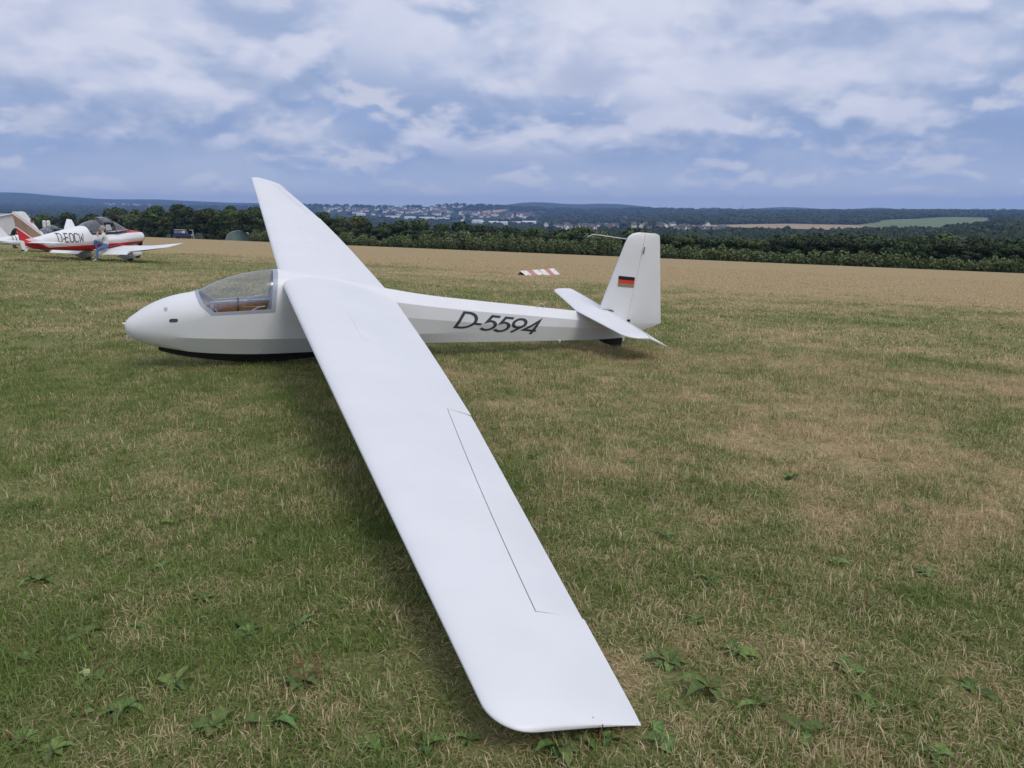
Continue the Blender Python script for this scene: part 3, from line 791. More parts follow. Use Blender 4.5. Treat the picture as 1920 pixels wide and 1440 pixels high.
def robin_y(x, z):
    T = np.array(RF)[::-1]; w, zb, zt = [np.interp(x, T[:, 0], T[:, k]) for k in (1, 2, 3)]
    c, h = (zb + zt) / 2, (zt - zb) / 2; q = min(.999, abs((z - c) / h)); return w * (1 - q ** 2.6) ** (1 / 2.6)
def make_lowwing(livery_on):
    root = empty('light_aeroplane'); ms = MT['robin'] if livery_on else MT['plain']; mt_ = MT['robin_tail'] if livery_on else MT['plain']
    m = MB(); m.rings([[(x, y, z) for y, z in section(w, zb, zt)] for x, w, zb, zt in RF]); fu = m.build('fuselage', ms, root, 40)
    # cockpit: dark lid painted as the shaded interior, glazing aft, sliding canopy run forward
    m = MB(); m.box((-.15, 0, 1.275), (1.9, .92, .03)); m.build('cockpit_shade_lid', MT['dark'], fu)
    for s in (-1, 1):
        mm = MB(); mm.box((-.30, s * .24, 1.36), (.14, .36, .40), taper=.8); mm.build('seat_back', MT['black'], fu, 30)
    def glaze(st, a0=0, a1=math.pi):
        return [[(x, w * math.cos(a), z0 + (z1 - z0) * math.sin(a) ** .8) for a in np.linspace(a0, a1, 15)] for x, w, z0, z1 in st]
    m = MB(); m.rings(glaze([(-1.19, .50, 1.28, 1.60), (-.9, .515, 1.26, 1.76), (-.55, .52, 1.25, 1.84), (-.35, .52, 1.25, 1.86)]), closed=False, cap=(False, False)); m.build('rear_window', MT['tinted'], root, 60)
    m = MB(); m.rings(glaze([(-.42, .54, 1.30, 1.96), (-.1, .545, 1.30, 1.98), (.15, .54, 1.30, 1.92)], R(35), R(145)), closed=False, cap=(False, False))
    cn = m.build('sliding_canopy', MT['tinted'], root, 60)
    m = MB(); m.rings(glaze([(.15, .535, 1.28, 1.90), (.5, .52, 1.29, 1.72), (.85, .49, 1.31, 1.48), (1.02, .46, 1.33, 1.38)]), closed=False, cap=(False, False)); m.build('windscreen', MT['tinted'], root, 60)
    m = MB()
    for x in (-.42, .15): m.tube([(x, .545 * math.cos(a), 1.28 + .66 * math.sin(a) ** .8) for a in np.linspace(.02, math.pi - .02, 15)], .022, 6)
    m.tube([(.15, -.54, 1.29), (1.0, -.47, 1.34)], .022, 6); m.tube([(.15, .54, 1.29), (1.0, .47, 1.34)], .022, 6)
    m.build('canopy_frame', MT['dark'], cn, 50)
    # cranked wing, outer panels raised
    for s in (1, -1):
        st = []
        for y, xl, ch, z, th in ((.0, .62, 1.70, .60, .20), (.5, .62, 1.70, .60, .20), (.56, .62, 1.70, .60, .20), (1.4, .62, 1.70, .615, .20), (2.36, .62, 1.70, .63, .20), (2.40, .62, 1.70, .63, .20), (3.2, .52, 1.50, .71, .15), (4.0, .40, 1.22, .80, .10), (4.28, .34, 1.08, .83, .07), (4.36, .22, .92, .84, .03)):
            st.append(dict(le=(xl, s * y, z), te=(xl - ch, s * y, z - .13), th=th, hc=.78, kind='ctrl' if .56 <= y < 2.36 else ('gap' if y in (.5, 2.36) else 'main')))
        mn, ct = lift(st, 10, 5, .006)
        w = surf_obj('wing', mn, MT['plain'], root, tr=lambda v: tuple(v))
        hp = Vector((-.70, 0, .51)); rot = Matrix.Rotation(R(-20), 4, 'Y')
        surf_obj('flap', ([hp + rot @ (Vector(v) - hp) for v in ct[0]], ct[1]), MT['plain'], w, tr=lambda v: tuple(v))
        mm = MB(); mm.add([(.2, s * .56, .690), (-.55, s * .56, .612), (-.55, s * .86, .612), (.2, s * .86, .690)], [(0, 1, 2, 3)]); mm.build('wing_walk', MT['walk'], w)
    # tail
    def bl(z): return float(np.interp(z, [.60, 1.0, 1.2, 2.20, 2.23], [-4.45, -3.6, -3.35, -4.18, -4.30]))
    def bt(z): return float(np.interp(z, [.60, .75, 2.20, 2.23], [-4.55, -4.62, -4.86, -4.82]))
    st = [dict(le=(bl(z), 0, z), te=(bt(z), 0, z), th=.085 * (.55 if z > 2.2 else 1), hc=.6, kind='ctrl') for z in (.62, .75, .9, 1.05, 1.2, 1.6, 2.0, 2.2, 2.23)]
    mn, ct = lift(st, 9, 5, .006, up=Vector((0, 1, 0)), caps=(True, False)); cap_top(mn)
    surf_obj('fin', mn, mt_, root, tr=lambda v: tuple(v)); surf_obj('rudder', ct, mt_, root, tr=lambda v: tuple(v))
    for s in (1, -1):
        st = [dict(le=(-3.62 - .04 * y, s * y, .98), te=(-4.42, s * y, .97), th=.08 if y < 1.5 else .02, hc=.7) for y in (0, .5, 1.0, 1.5, 1.58)]
        mn, ct = lift(st, 9, 5, .005); surf_obj('stabilator', mn, MT['plain'], root, tr=lambda v: tuple(v))
    # spatted wheels
    for (x, y, hgt) in ((0, 1.3, .60), (0, -1.3, .60), (1.65, 0, .62)):
        g_ = MB(); sec = []
        for t in np.linspace(0, 1, 9):
            r_ = .16 * math.sin(math.pi * min(1, t * .98 + .02)) ** .55 * (1 if t > .5 else (.45 + 1.1 * t)); xx = x - .62 + 1.02 * t
            sec.append([(xx, y + .105 * (r_ / .16) * math.cos(a), .215 + .02 * (1 - t) + r_ * math.sin(a)) for a in np.linspace(0, 2 * math.pi, 12, endpoint=False)])
        g_.rings(sec)
        g_.rings([[(x - .30, y - .03, .28), (x + .22, y - .06, .30), (x + .22, y + .06, .30), (x - .30, y + .03, .28)], [(x - .12, y - .05, hgt), (x + .16, y - .06, hgt), (x + .16, y + .06, hgt), (x - .12, y + .05, hgt)]])
        lg = g_.build('landing_gear', MT['spat_grey'], root, 45)
        w = MB(); w.rings([[(x + .05 + rr_ * math.cos(a), yy + y, .165 + rr_ * math.sin(a)) for a in np.linspace(0, 2 * math.pi, 16, endpoint=False)] for yy, rr_ in ((-.06, .12), (-.05, .165), (.05, .165), (.06, .12))]); w.build('wheel', MT['black'], lg, 40)
    # propeller and spinner
    m = MB(); m.rings([[(x, r_ * math.cos(a), 1.0 + r_ * math.sin(a)) for a in np.linspace(0, 2 * math.pi, 14, endpoint=False)] for x, r_ in ((2.03, .14), (2.12, .135), (2.22, .09), (2.29, .01))]); m.build('spinner', MT['spinner'], root, 50)
    m = MB()
    for s in (1, -1):
        rows = []
        for t in np.linspace(.06, .88, 7):
            w = .05 + .07 * math.sin(math.pi * min(1, t * 1.05)) ; tw = R(60 - 42 * t)
            c = Vector((2.10, 0, 1.0)); d_ = Vector((0, -math.sin(R(28)), math.cos(R(28)))) * s; e_ = Vector((1, 0, 0)); h_ = d_.cross(e_)
            k = e_ * math.cos(tw) + h_ * math.sin(tw); nrm = d_.cross(k)
            rows.append([c + d_ * t - k * w - nrm * .004, c + d_ * t + k * w - nrm * .004, c + d_ * t + k * w + nrm * .004, c + d_ * t - k * w + nrm * .004])
        m.rings(rows)
    m.build('propeller', MT['black'], root, 60)
    m = MB(); m.tube([(-4.30, 0, .70), (-4.62, 0, .66)], .03, 8); m.build('tail_bumper', MT['black'], root)
    if livery_on:
        def txt(a, c): x = -2.88 + a * .325; z = .93 + c * .36 - (x + 2.2) * .03; return (x, -(robin_y(x, z) + .006), z)
        for ch, V, F in lettering('d-EOCW', .13, txt): mesh('registration_character', V, F, MT['letter'], root)
        mm = MB()
        for k in range(3):
            mm.add([(-4.02, -.05, 1.90 - .045 * k), (-3.86, -.05, 1.90 - .045 * k), (-3.84, -.05, 1.855 - .045 * k), (-4.00, -.05, 1.855 - .045 * k)], [(0, 1, 2, 3)], k)
        mm.build('german_flag', [MT['fblack'], MT['fred'], MT['fgold']], root)
        # thin tube frame propped on the cowling
        mm = MB(); mm.tube([(1.0, -.45, 1.36), (1.0, -.42, 1.95), (.75, -.1, 2.0), (1.0, .35, 2.02), (1.35, .1, 1.98), (1.0, -.42, 1.95)], .013, 6); mm.tube([(.75, -.1, 2.0), (.6, -.35, 1.75)], .012, 6); mm.build('thin_tube_frame', MT['dark'], root)
    else:
        def txt(a, c): x = -3.30 + a * .40; z = .92 + c * .40; return (x, -(robin_y(x, z) + .006), z)
        for ch, V, F in lettering('d', .13, txt): mesh('registration_character', V, F, MT['letter'], root)
        mm = MB(); mm.rings([[(-.9 + dx_, -.52 + dy_, z) for dx_, dy_ in ((0, 0), (.01, 0), (.01, .01), (0, .01))] for z in (1.2, 1.3)]); mm.build('step_handle', MT['dark'], root)
    for o in (bpy.data.objects if livery_on else []):
        if o.type == 'MESH' and (o.parent == root or (o.parent and o.parent.parent == root)):
            for v in o.data.vertices:
                if v.co.x < -1.2: v.co.x = -1.2 + (v.co.x + 1.2) * .85
    return root
RH = R(69)
robin = make_lowwing(True); RX, RY = -18.75, 35.6
robin.location = (RX, RY, tz(RX, RY)); robin.rotation_euler = (0, R(-.6), RH)
tag(robin, 'red and white low-wing aeroplane with open canopy and registration D-EOCW', 'aeroplane')
plane2 = make_lowwing(False); P2 = (-26.9, 45.5)
plane2.location = (*P2, tz(*P2)); plane2.rotation_euler = (0, 0, R(64)); plane2.scale = (.78,) * 3
tag(plane2, 'plain white low-wing aeroplane half hidden behind the red-tailed aeroplane', 'aeroplane')

# ------------------------------------------------------------------ people
MT['skin'] = mat('skin', (.52, .30, .21), .6); MT['jeans'] = mat('blue_jeans', (.10, .17, .34), .9, var=.2); MT['shirt'] = mat('pale_shirt', (.62, .61, .60), .9, var=.08)
MT['hair'] = mat('grey_hair', (.34, .30, .26), .9); MT['shoe'] = mat('light_shoes', (.55, .52, .40), .8); MT['darkcloth'] = mat('dark_clothing', (.02, .02, .028), .9, var=.2)
def person(name, base, fwd, J, mats, hair=True):
    """J: joints in metres (forward, left, up) about the base; one continuous skin"""
    f = Vector((fwd[0], fwd[1], 0)).normalized(); l = Vector((-f.y, f.x, 0))
    root = empty(name, base)
    W = lambda p: f * p[0] + l * p[1] + Vector((0, 0, p[2]))
    seg = [('pelvis', 'belly', .15, 'shirt'), ('belly', 'chest', .155, 'shirt'), ('chest', 'neck', .075, 'shirt'), ('neck', 'head0', .055, 'skin'), ('head0', 'head1', .095, 'skin'), ('head1', 'head2', .07, 'skin')]
    rad = dict(pelvis=.145, belly=.135, chest=.15, neck=.06, head0=.075, head1=.10, head2=.07)
    for s in 'LR':
        seg += [('chest', 'sh' + s, 0, 'shirt'), ('sh' + s, 'el' + s, 0, 'shirt'), ('el' + s, 'wr' + s, 0, 'sleeve'), ('wr' + s, 'pa' + s, 0, 'skin'), ('pa' + s, 'f1' + s, 0, 'skin'), ('pa' + s, 'f2' + s, 0, 'skin'), ('pa' + s, 'f3' + s, 0, 'skin'), ('pa' + s, 'f4' + s, 0, 'skin'), ('wr' + s, 'th' + s, 0, 'skin'),
                ('pelvis', 'hi' + s, 0, 'jeans'), ('hi' + s, 'kn' + s, 0, 'jeans'), ('kn' + s, 'an' + s, 0, 'jeans'), ('an' + s, 'to' + s, 0, 'shoe')]
        rad.update({'sh' + s: .07, 'el' + s: .048, 'wr' + s: .032, 'pa' + s: .034, 'hi' + s: .10, 'kn' + s: .065, 'an' + s: .048, 'to' + s: .038, 'th' + s: .012})
        for k in (1, 2, 3, 4): rad[f'f{k}{s}'] = .010
        wr, pa = Vector(J['wr' + s]), Vector(J['pa' + s]); d_ = (pa - wr).normalized(); sd = d_.orthogonal().normalized()
        for k, (o, ln) in enumerate(((-.03, .075), (-.01, .085), (.01, .08), (.03, .065))): J[f'f{k + 1}{s}'] = tuple(pa + d_ * ln + sd * o)
        J['th' + s] = tuple(wr + d_ * .05 + sd * -.055)
    names = list(rad); id_ = {n_: i for i, n_ in enumerate(names)}
    me = bpy.data.meshes.new('body_cage'); me.from_pydata([W(J[n_]) for n_ in names], [(id_[a], id_[c]) for a, c, *_ in seg], [])
    tmp = bpy.data.objects.new('body_cage', me); COL.objects.link(tmp)
    sk_ = tmp.modifiers.new('s', 'SKIN'); sk_.use_smooth_shade = True; tmp.modifiers.new('d', 'SUBSURF').levels = 2
    for i, n_ in enumerate(names): v = me.skin_vertices[0].data[i]; v.radius = (rad[n_], rad[n_] * (.8 if n_ in ('chest', 'belly') else 1)); v.use_root = n_ == 'pelvis'
    dg = bpy.context.evaluated_depsgraph_get(); bme = bpy.data.meshes.new_from_object(tmp.evaluated_get(dg)); bme.name = 'body'
    bpy.data.objects.remove(tmp)
    keys = ['skin', 'shirt', 'jeans', 'shoe']; bme.materials.clear()
    for k in keys: bme.materials.append(mats[k])
    S = [(W(J[a]), W(J[c]), k) for a, c, _, k in seg]
    for p in bme.polygons:
        c = p.center; best = None
        for a, d_, k in S:
            ab = d_ - a; t = max(0, min(1, (c - a).dot(ab) / max(ab.length_squared, 1e-9))); q = (c - a - ab * t).length
            if best is None or q < best[0]: best = (q, k, t)
        k = best[1]; k = 'shirt' if k == 'sleeve' and best[2] < .55 else ('skin' if k == 'sleeve' else k)
        p.material_index = keys.index(k)
    o = bpy.data.objects.new('body', bme); COL.objects.link(o); o.parent = root
    h0, h1 = Vector(J['head1']), Vector(J['head2'])
    m = MB(); c = W(h1) - f * .015
    rows = []
    for t in np.linspace(-.35, 1, 8):
        z = math.sin(t * math.pi / 2) * .115; r_ = math.cos(t * math.pi / 2) * .108
        rows.append([c + f * (r_ * math.cos(a) - .02) * 1.05 + l * r_ * math.sin(a) * .9 + Vector((0, 0, z - .01 + (.03 if math.cos(a) > .3 and t < .2 else 0))) for a in np.linspace(0, 2 * math.pi, 14, endpoint=False)])
    m.rings(rows); m.build('hair', mats['hair'], root, 60)
    m = MB()
    hc = W(h0)
    m.add([hc + f * .09 + Vector((0, 0, .03)), hc + f * .12 + Vector((0, 0, -.012)), hc + f * .09 + l * .016 + Vector((0, 0, -.016)), hc + f * .09 - l * .016 + Vector((0, 0, -.016))], [(0, 1, 2), (0, 3, 1), (1, 3, 2)]); m.build('nose', mats['skin'], root)
    for s in (1, -1):
        m = MB(); m.box(hc + f * .092 + l * .034 * s + Vector((0, 0, .028)), (.012, .014, .008)); m.build('eye', mats['hair'], root)
        m = MB(); m.box(hc + l * .098 * s - f * .005 + Vector((0, 0, .0)), (.03, .014, .055)); m.build('ear', mats['skin'], root)
    m = MB(); m.box(hc + f * .089 + Vector((0, 0, -.045)), (.01, .036, .007)); m.build('mouth', mats['spinner'], root)
    return root
seat_w = robin.matrix_basis @ Vector((-.86, -.98, 0)); gz = tz(seat_w.x, seat_w.y)
J = dict(pelvis=(0, 0, .70), belly=(.0, 0, .90), chest=(.03, 0, 1.10), neck=(.07, 0, 1.25), head0=(.11, 0, 1.36), head1=(.115, 0, 1.42), head2=(.10, 0, 1.48),
         shL=(.04, .19, 1.17), elL=(.20, .26, .96), wrL=(.30, .10, 1.17), paL=(.28, .05, 1.25), shR=(.04, -.19, 1.17), elR=(.24, -.22, .98), wrR=(.33, -.05, 1.16), paR=(.30, -.02, 1.24),
         hiL=(.03, .10, .66), knL=(.34, .16, .52), anL=(.42, .20, .09), toL=(.58, .22, .04), hiR=(.03, -.10, .66), knR=(.46, -.10, .92), anR=(.40, -.12, .52), toR=(.55, -.12, .49))
PM = dict(skin=MT['skin'], shirt=MT['shirt'], jeans=MT['jeans'], shoe=MT['shoe'], hair=MT['hair'], spinner=MT['spinner'])
pr = person('person', (seat_w.x, seat_w.y, gz), (-.94, -.34), dict(J), PM)
tag(pr, 'person in pale shirt and blue jeans sitting on the wing of the aeroplane', 'person')
J2 = dict(J); J2.update(pelvis=(0, 0, .92), belly=(.06, 0, 1.06), chest=(.20, 0, 1.20), neck=(.29, 0, 1.28), head0=(.36, 0, 1.33), head1=(.38, 0, 1.38), head2=(.37, 0, 1.44), shL=(.22, .19, 1.22), elL=(.34, .24, .98), wrL=(.46, .16, .80), paL=(.50, .14, .74), shR=(.22, -.19, 1.22), elR=(.34, -.24, .98), wrR=(.46, -.16, .80), paR=(.50, -.14, .74),
         hiL=(0, .10, .88), knL=(.05, .12, .48), anL=(0, .12, .08), toL=(.16, .13, .035), hiR=(0, -.10, .88), knR=(.05, -.12, .48), anR=(0, -.12, .08), toR=(.16, -.13, .035))
PD = {k: MT['darkcloth'] for k in ('shirt', 'jeans', 'shoe', 'hair')}; PD['skin'] = MT['skin']; PD['spinner'] = MT['spinner']
q = at_depth(24, 440, 50); p2 = person('person', (q.x, q.y, tz(q.x, q.y)), (.9, .1), J2, PD)
tag(p2, 'person in dark clothing bending over behind the white aeroplane', 'person')

# ------------------------------------------------------------------ runway marker boards
MT['mk_white'] = mat('marker_white', (.74, .72, .66), .7, var=.15); MT['mk_red'] = mat('marker_faded_red', (.50, .24, .21), .7, var=.2)
mk_a, mk_b = ground(978, 516), ground(1042, 515)
d_ = (mk_b - mk_a); L_mk = d_.length / 2
for k in range(2):
    c = mk_a + d_ * (.25 + .5 * k); c.z = tz(c.x, c.y)
    root = empty('marker_board', c, math.atan2(d_.y, d_.x) + (.03 if k else -.07))
    hh, dd, tk = .22 + .05 * k, .30, .012; hl = L_mk * .46
    for i in range(3):
        x0, x1 = -hl + 2 * hl * i / 3, -hl + 2 * hl * (i + 1) / 3
        for s in (-1, 1):
            m = MB(); sk_ = -.10
            V = [(x0, s * dd, 0), (x1, s * dd, 0), (x1 + sk_, 0, hh), (x0 + sk_, 0, hh)]; V += [(a[0], a[1] - s * tk, a[2] - tk) for a in V]
            m.add(V, [(0, 1, 2, 3), (7, 6, 5, 4), (0, 4, 5, 1), (1, 5, 6, 2), (2, 6, 7, 3), (3, 7, 4, 0)]); m.build('stripe_panel', MT['mk_red'] if i == 1 else MT['mk_white'], root)
    tag(root, ('lower roof-shaped red and white runway marker with open end' if k == 0 else 'taller roof-shaped red and white runway marker beside a lower one'), 'runway marker')

# ------------------------------------------------------------------ blue off-road vehicle by the hedge
MT['van'] = mat('navy_paint', (.02, .03, .11), .35, var=.1); MT['van_white'] = mat('van_cream', (.62, .62, .58), .4); MT['blind'] = mat('window_blind', (.55, .50, .36), .7); MT['wglass'] = mat('window_glass', (.16, .19, .24), .15)
vp = at_depth(344, 444, 182); van = empty('off_road_vehicle', (vp.x, vp.y, tz(vp.x, vp.y)), R(10))
m = MB()
pr_ = [(-1.95, .55), (-1.95, 1.18), (1.0, 1.18), (1.05, 1.02), (1.85, .98), (1.95, .85), (1.95, .50)]
m.rings([[(x, y, z) for x, z in pr_[::-1]] for y in (-.82, .82)]); bd = m.build('body', MT['van'], van, 20)
m = MB(); pc = [(-1.93, 1.18), (-1.90, 2.02), (.62, 2.02), (.98, 1.18)]
m.rings([[(x, y, z) for x, z in pc[::-1]] for y in (-.78, .78)]); cb = m.build('cabin', MT['van'], van, 20)
for x0, x1, mt_ in ((-1.75, -1.05, 'wglass'), (-.92, -.25, 'wglass'), (-.12, .62, 'blind')):
    for s in (-1, 1):
        mm = MB(); mm.box(((x0 + x1) / 2, s * .785, 1.58), (x1 - x0, .02, .55)); mm.build('window', MT[mt_], cb)
mm = MB(); mm.box((.80, 0, 1.60), (.02, 1.4, .60), rot=Matrix.Rotation(R(-23), 3, 'Y')); mm.build('windscreen', MT['wglass'], cb)
for x in (-1.2, 1.25):
    for s in (-1, 1):
        mm = MB(); mm.rings([[(x + r_ * math.cos(a), yy, .38 + r_ * math.sin(a)) for a in np.linspace(0, 2 * math.pi, 16, endpoint=False)] for yy, r_ in ((s * .66, .3), (s * .68, .38), (s * .86, .38), (s * .88, .28))]); mm.build('wheel', MT['black'], van, 40)
mm = MB(); mm.box((1.93, 0, .82), (.06, 1.5, .30)); mm.build('grille', MT['van_white'], van)
for s in (-1, 1): mm = MB(); mm.tube([(1.95, s * .5, .85), (1.99, s * .5, .85)], .11, 12); mm.build('headlight', MT['van_white'], van)
mm = MB()
for s in (-1, 1): mm.tube([(-1.85, s * .7, 2.10), (.55, s * .7, 2.10)], .025, 6)
for x in (-1.8, -.9, 0, .5): mm.tube([(x, -.7, 2.10), (x, .7, 2.10)], .02, 6)
for x in (-1.8, .5):
    for s in (-1, 1): mm.tube([(x, s * .7, 2.0), (x, s * .7, 2.10)], .02, 6)
mm.build('roof_rack', MT['van_white'], van)
tag(van, 'navy blue off-road vehicle with roof rack parked by the field hedge', 'vehicle')
q = at_depth(362, 440, 184); fr = MB()
bz = tz(q.x, q.y); fr.tube([(q.x - .9, q.y, bz + 2.1), (q.x, q.y, bz + 2.05)], .05, 6); fr.tube([(q.x, q.y, bz + 2.15), (q.x + .15, q.y, bz)], .06, 6); fr.tube([(q.x - .05, q.y + .1, bz + 1.6), (q.x - .35, q.y - .2, bz)], .04, 6)
o = fr.build('white_pole_frame', MT['van_white']); tag(o, 'thin white pole frame standing beside the navy vehicle', 'pole')  # bare frame of white poles, carries no sock

# ------------------------------------------------------------------ hedge, trees, shrubs
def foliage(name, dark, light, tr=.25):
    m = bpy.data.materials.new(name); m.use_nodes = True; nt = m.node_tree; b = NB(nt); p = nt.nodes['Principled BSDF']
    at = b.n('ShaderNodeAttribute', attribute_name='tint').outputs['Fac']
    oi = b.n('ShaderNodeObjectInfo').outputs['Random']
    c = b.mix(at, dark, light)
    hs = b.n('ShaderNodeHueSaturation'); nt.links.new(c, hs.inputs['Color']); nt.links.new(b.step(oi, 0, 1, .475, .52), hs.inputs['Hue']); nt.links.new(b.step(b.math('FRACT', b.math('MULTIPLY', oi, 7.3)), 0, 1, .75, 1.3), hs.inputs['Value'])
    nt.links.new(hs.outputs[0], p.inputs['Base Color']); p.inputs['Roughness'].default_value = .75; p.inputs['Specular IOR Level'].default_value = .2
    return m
MT['leaf_dark'] = foliage('dark_leaves', (.020, .034, .015), (.065, .090, .034))
MT['leaf_mid'] = foliage('mid_leaves', (.024, .042, .014), (.085, .115, .036))
MT['leaf_pale'] = foliage('pale_willow_leaves', (.06, .085, .04), (.17, .20, .10))
MT['leaf_olive'] = foliage('olive_leaves', (.045, .050, .014), (.13, .125, .04))
MT['bark'] = mat('bark', (.07, .055, .04), .9, var=.4)
def leaf_cloud(cl, n, size, seed, flat=.6):
    """leaf-sized quads through a set of lumps (centre, radii)"""
    r_ = np.random.default_rng(seed); w = np.array([c[1][0] * c[1][1] + c[1][2] ** 2 for c in cl]); k = r_.choice(len(cl), n, p=w / w.sum())
    d = r_.normal(size=(n, 3)); d /= np.linalg.norm(d, axis=1)[:, None]; rad = r_.uniform(.62, 1.06, n) ** .6
    C = np.array([c[0] for c in cl], float)[k]; S = np.array([c[1] for c in cl], float)[k]
    P = C + d * S * rad[:, None]
    N = d + r_.normal(size=(n, 3)) * flat; N /= np.linalg.norm(N, axis=1)[:, None]
    T = np.cross(N, r_.normal(size=(n, 3))); T /= np.linalg.norm(T, axis=1)[:, None]; B = np.cross(N, T)
    s = (size * r_.uniform(.6, 1.4, n))[:, None]
    V = np.stack([P - T * s - B * s * .6, P + T * s - B * s * .5, P + T * s * .8 + B * s * .6, P - T * s * .7 + B * s * .7], 1).reshape(-1, 3)
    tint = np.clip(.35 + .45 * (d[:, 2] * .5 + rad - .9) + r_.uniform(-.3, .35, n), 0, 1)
    return V, np.arange(4 * n).reshape(-1, 4), tint
def leaf_obj(name, V, F, tint, mt, parent=None, link=True):
    me = bpy.data.meshes.new(name); nf = len(F)
    me.vertices.add(len(V)); me.vertices.foreach_set('co', np.asarray(V, np.float32).ravel())
    me.loops.add(4 * nf); me.loops.foreach_set('vertex_index', np.asarray(F, np.int32).ravel())
    me.polygons.add(nf); me.polygons.foreach_set('loop_start', np.arange(0, 4 * nf, 4, dtype=np.int32))
    me.materials.append(mt); me.update(calc_edges=True)
    a = me.attributes.new('tint', 'FLOAT', 'FACE'); a.data.foreach_set('value', np.asarray(tint, np.float32))
    o = bpy.data.objects.new(name, me)
    if link: COL.objects.link(o)
    if parent is not None: o.parent = parent
    return o
def make_tree(kind, seed, mt):
    """a tree 10 m tall, to be scaled"""
    r_ = np.random.default_rng(seed); root = empty('leafy_tree'); cl = []
    for i in range(13):
        a = r_.uniform(0, 6.28); z = r_.uniform(3.0, 8.6); rr_ = (1 - ((z - 5.2) / 5.2) ** 2) ** .5 * r_.uniform(.4, 1) * 2.4
        s = r_.uniform(1.0, 1.75); cl.append(((rr_ * math.cos(a), rr_ * math.sin(a), z), (s, s, s * .8)))
    cl.append(((0, 0, 8.6), (1.3, 1.3, 1.2)))
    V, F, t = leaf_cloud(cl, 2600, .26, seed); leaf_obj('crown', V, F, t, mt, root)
    m = MB(); m.tube([(0, 0, -1.5), (.05, 0, 1.5), (.0, .1, 4.5), (.1, 0, 7.5)], [.26, .22, .15, .05], 8)
    for c, s in cl[:7]: m.tube([(0, 0, max(1.5, c[2] - 2.2)), (c[0] * .5, c[1] * .5, c[2] - .8), c], [.11, .07, .03], 5)
    m.build('trunk', MT['bark'], root, 60); return root
def make_shrub(seed, mt, spiky=False):
    r_ = np.random.default_rng(seed); root = empty('shrub'); cl = []
    if spiky:
        for i in range(30):
            a = r_.uniform(0, 6.28); rr_ = r_.uniform(0, 2.0) ; h = r_.uniform(1.6, 3.6); cl.append(((rr_ * math.cos(a), rr_ * math.sin(a), h * .62), (.28, .28, h * .5)))
    else:
        for i in range(9):
            a = r_.uniform(0, 6.28); rr_ = r_.uniform(0, 1.4); s = r_.uniform(.7, 1.2); cl.append(((rr_ * math.cos(a), rr_ * math.sin(a), r_.uniform(.8, 2.0)), (s, s, s)))
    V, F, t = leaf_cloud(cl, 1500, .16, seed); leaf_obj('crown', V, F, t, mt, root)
    m = MB()
    for c, s in cl[:8]: m.tube([(c[0] * .2, c[1] * .2, -.4), (c[0] * .7, c[1] * .7, c[2] * .6), c], [.05, .035, .015], 5)
    m.build('trunk', MT['bark'], root, 60); return root
protos = [make_tree('d', 11, MT['leaf_dark']), make_tree('d', 12, MT['leaf_dark']), make_tree('m', 13, MT['leaf_mid']), make_tree('m', 14, MT['leaf_mid']), make_tree('o', 15, MT['leaf_olive'])]
TREE_LABEL = ['dark green leafy tree in the belt behind the hedge', 'dark green leafy tree in the belt behind the hedge', 'mid green leafy tree in the belt behind the hedge', 'mid green leafy tree in the belt behind the hedge', 'olive green leafy tree in the belt behind the hedge']
TREE_GROUP = ['dark trees behind the hedge'] * 2 + ['mid green trees behind the hedge'] * 2 + ['olive trees behind the hedge']
first = [True] * 5
def tree_at(u, vtop, depth, kind, label=None, group=None, wide=1.0):
    x = (u - 960) / CAM_F * depth; zg = tz(x, depth); zt_ = CAM_H - (vtop - 401.5) / CAM_F * depth; h = max(4.0, zt_ - zg)
    o = protos[kind] if first[kind] else copy_tree(protos[kind]); first[kind] = False
    k = h / 10; kw = min(max(k, .55), 1.05) * wide * random.uniform(.9, 1.15)
    o.location = (x, depth, zg); o.rotation_euler = (0, 0, random.uniform(0, 6.28)); o.scale = (kw, kw, k)
    tag(o, label or TREE_LABEL[kind], 'tree', group or TREE_GROUP[kind]); return o
EDGE = 104.0
def edge_depth(u):          # depth where the view column meets the edge of the field
    return EDGE / (NX * (u - 960) / CAM_F + NY)
TOPU = [-60, 60, 130, 200, 260, 330, 400, 450, 480, 560, 620, 660, 760, 840, 900, 980, 1060, 1130, 1240, 1310, 1380, 1450, 1560, 1650, 1760, 1850, 1980]
TOPV = [412, 410, 408, 398, 394, 393, 390, 388, 388, 396, 402, 414, 416, 420, 428, 430, 432, 434, 432, 446, 450, 440, 436, 440, 442, 444, 442]
nt_ = 0
ZONES = ((130, 'near the hangar'), (300, 'behind the aeroplanes'), (410, 'behind the navy vehicle'), (540, 'by the green tunnels'), (720, 'behind the glider wing'), (900, 'near the broad pale shrub'), (1080, 'behind the runway markers'), (1260, 'behind the glider tail fin'), (1480, 'below the stubble field'), (1760, 'below the green meadow'), (9999, 'past the green meadow'))
def zone(u): return next(z for lim, z in ZONES if u < lim)
for row, (extra, dv, step) in enumerate(((10, 10, 30), (26, 3, 34), (50, -4, 40))):
    u = -50 + row * 13
    while u < 1990:
        v = float(np.interp(u, TOPU, TOPV)) + dv + random.uniform(-7, 7)
        if row == 0 and 640 < u < 1250: v += 8
        dpt = edge_depth(u) + extra * random.uniform(.85, 1.2)
        k = random.choices(range(5), [4, 4, 2, 2, .5])[0]
        kn, rw = ('dark green', 'dark green', 'mid green', 'mid green', 'olive green')[k], ('front', 'middle', 'back')[row]
        tree_at(u, v, dpt, k, f'{kn} tree in the {rw} row of the belt {zone(u)}', f'{kn} {rw}-row trees {zone(u)}', wide=1.15 if row else 1.0); nt_ += 1
        u += step * random.uniform(.75, 1.3)
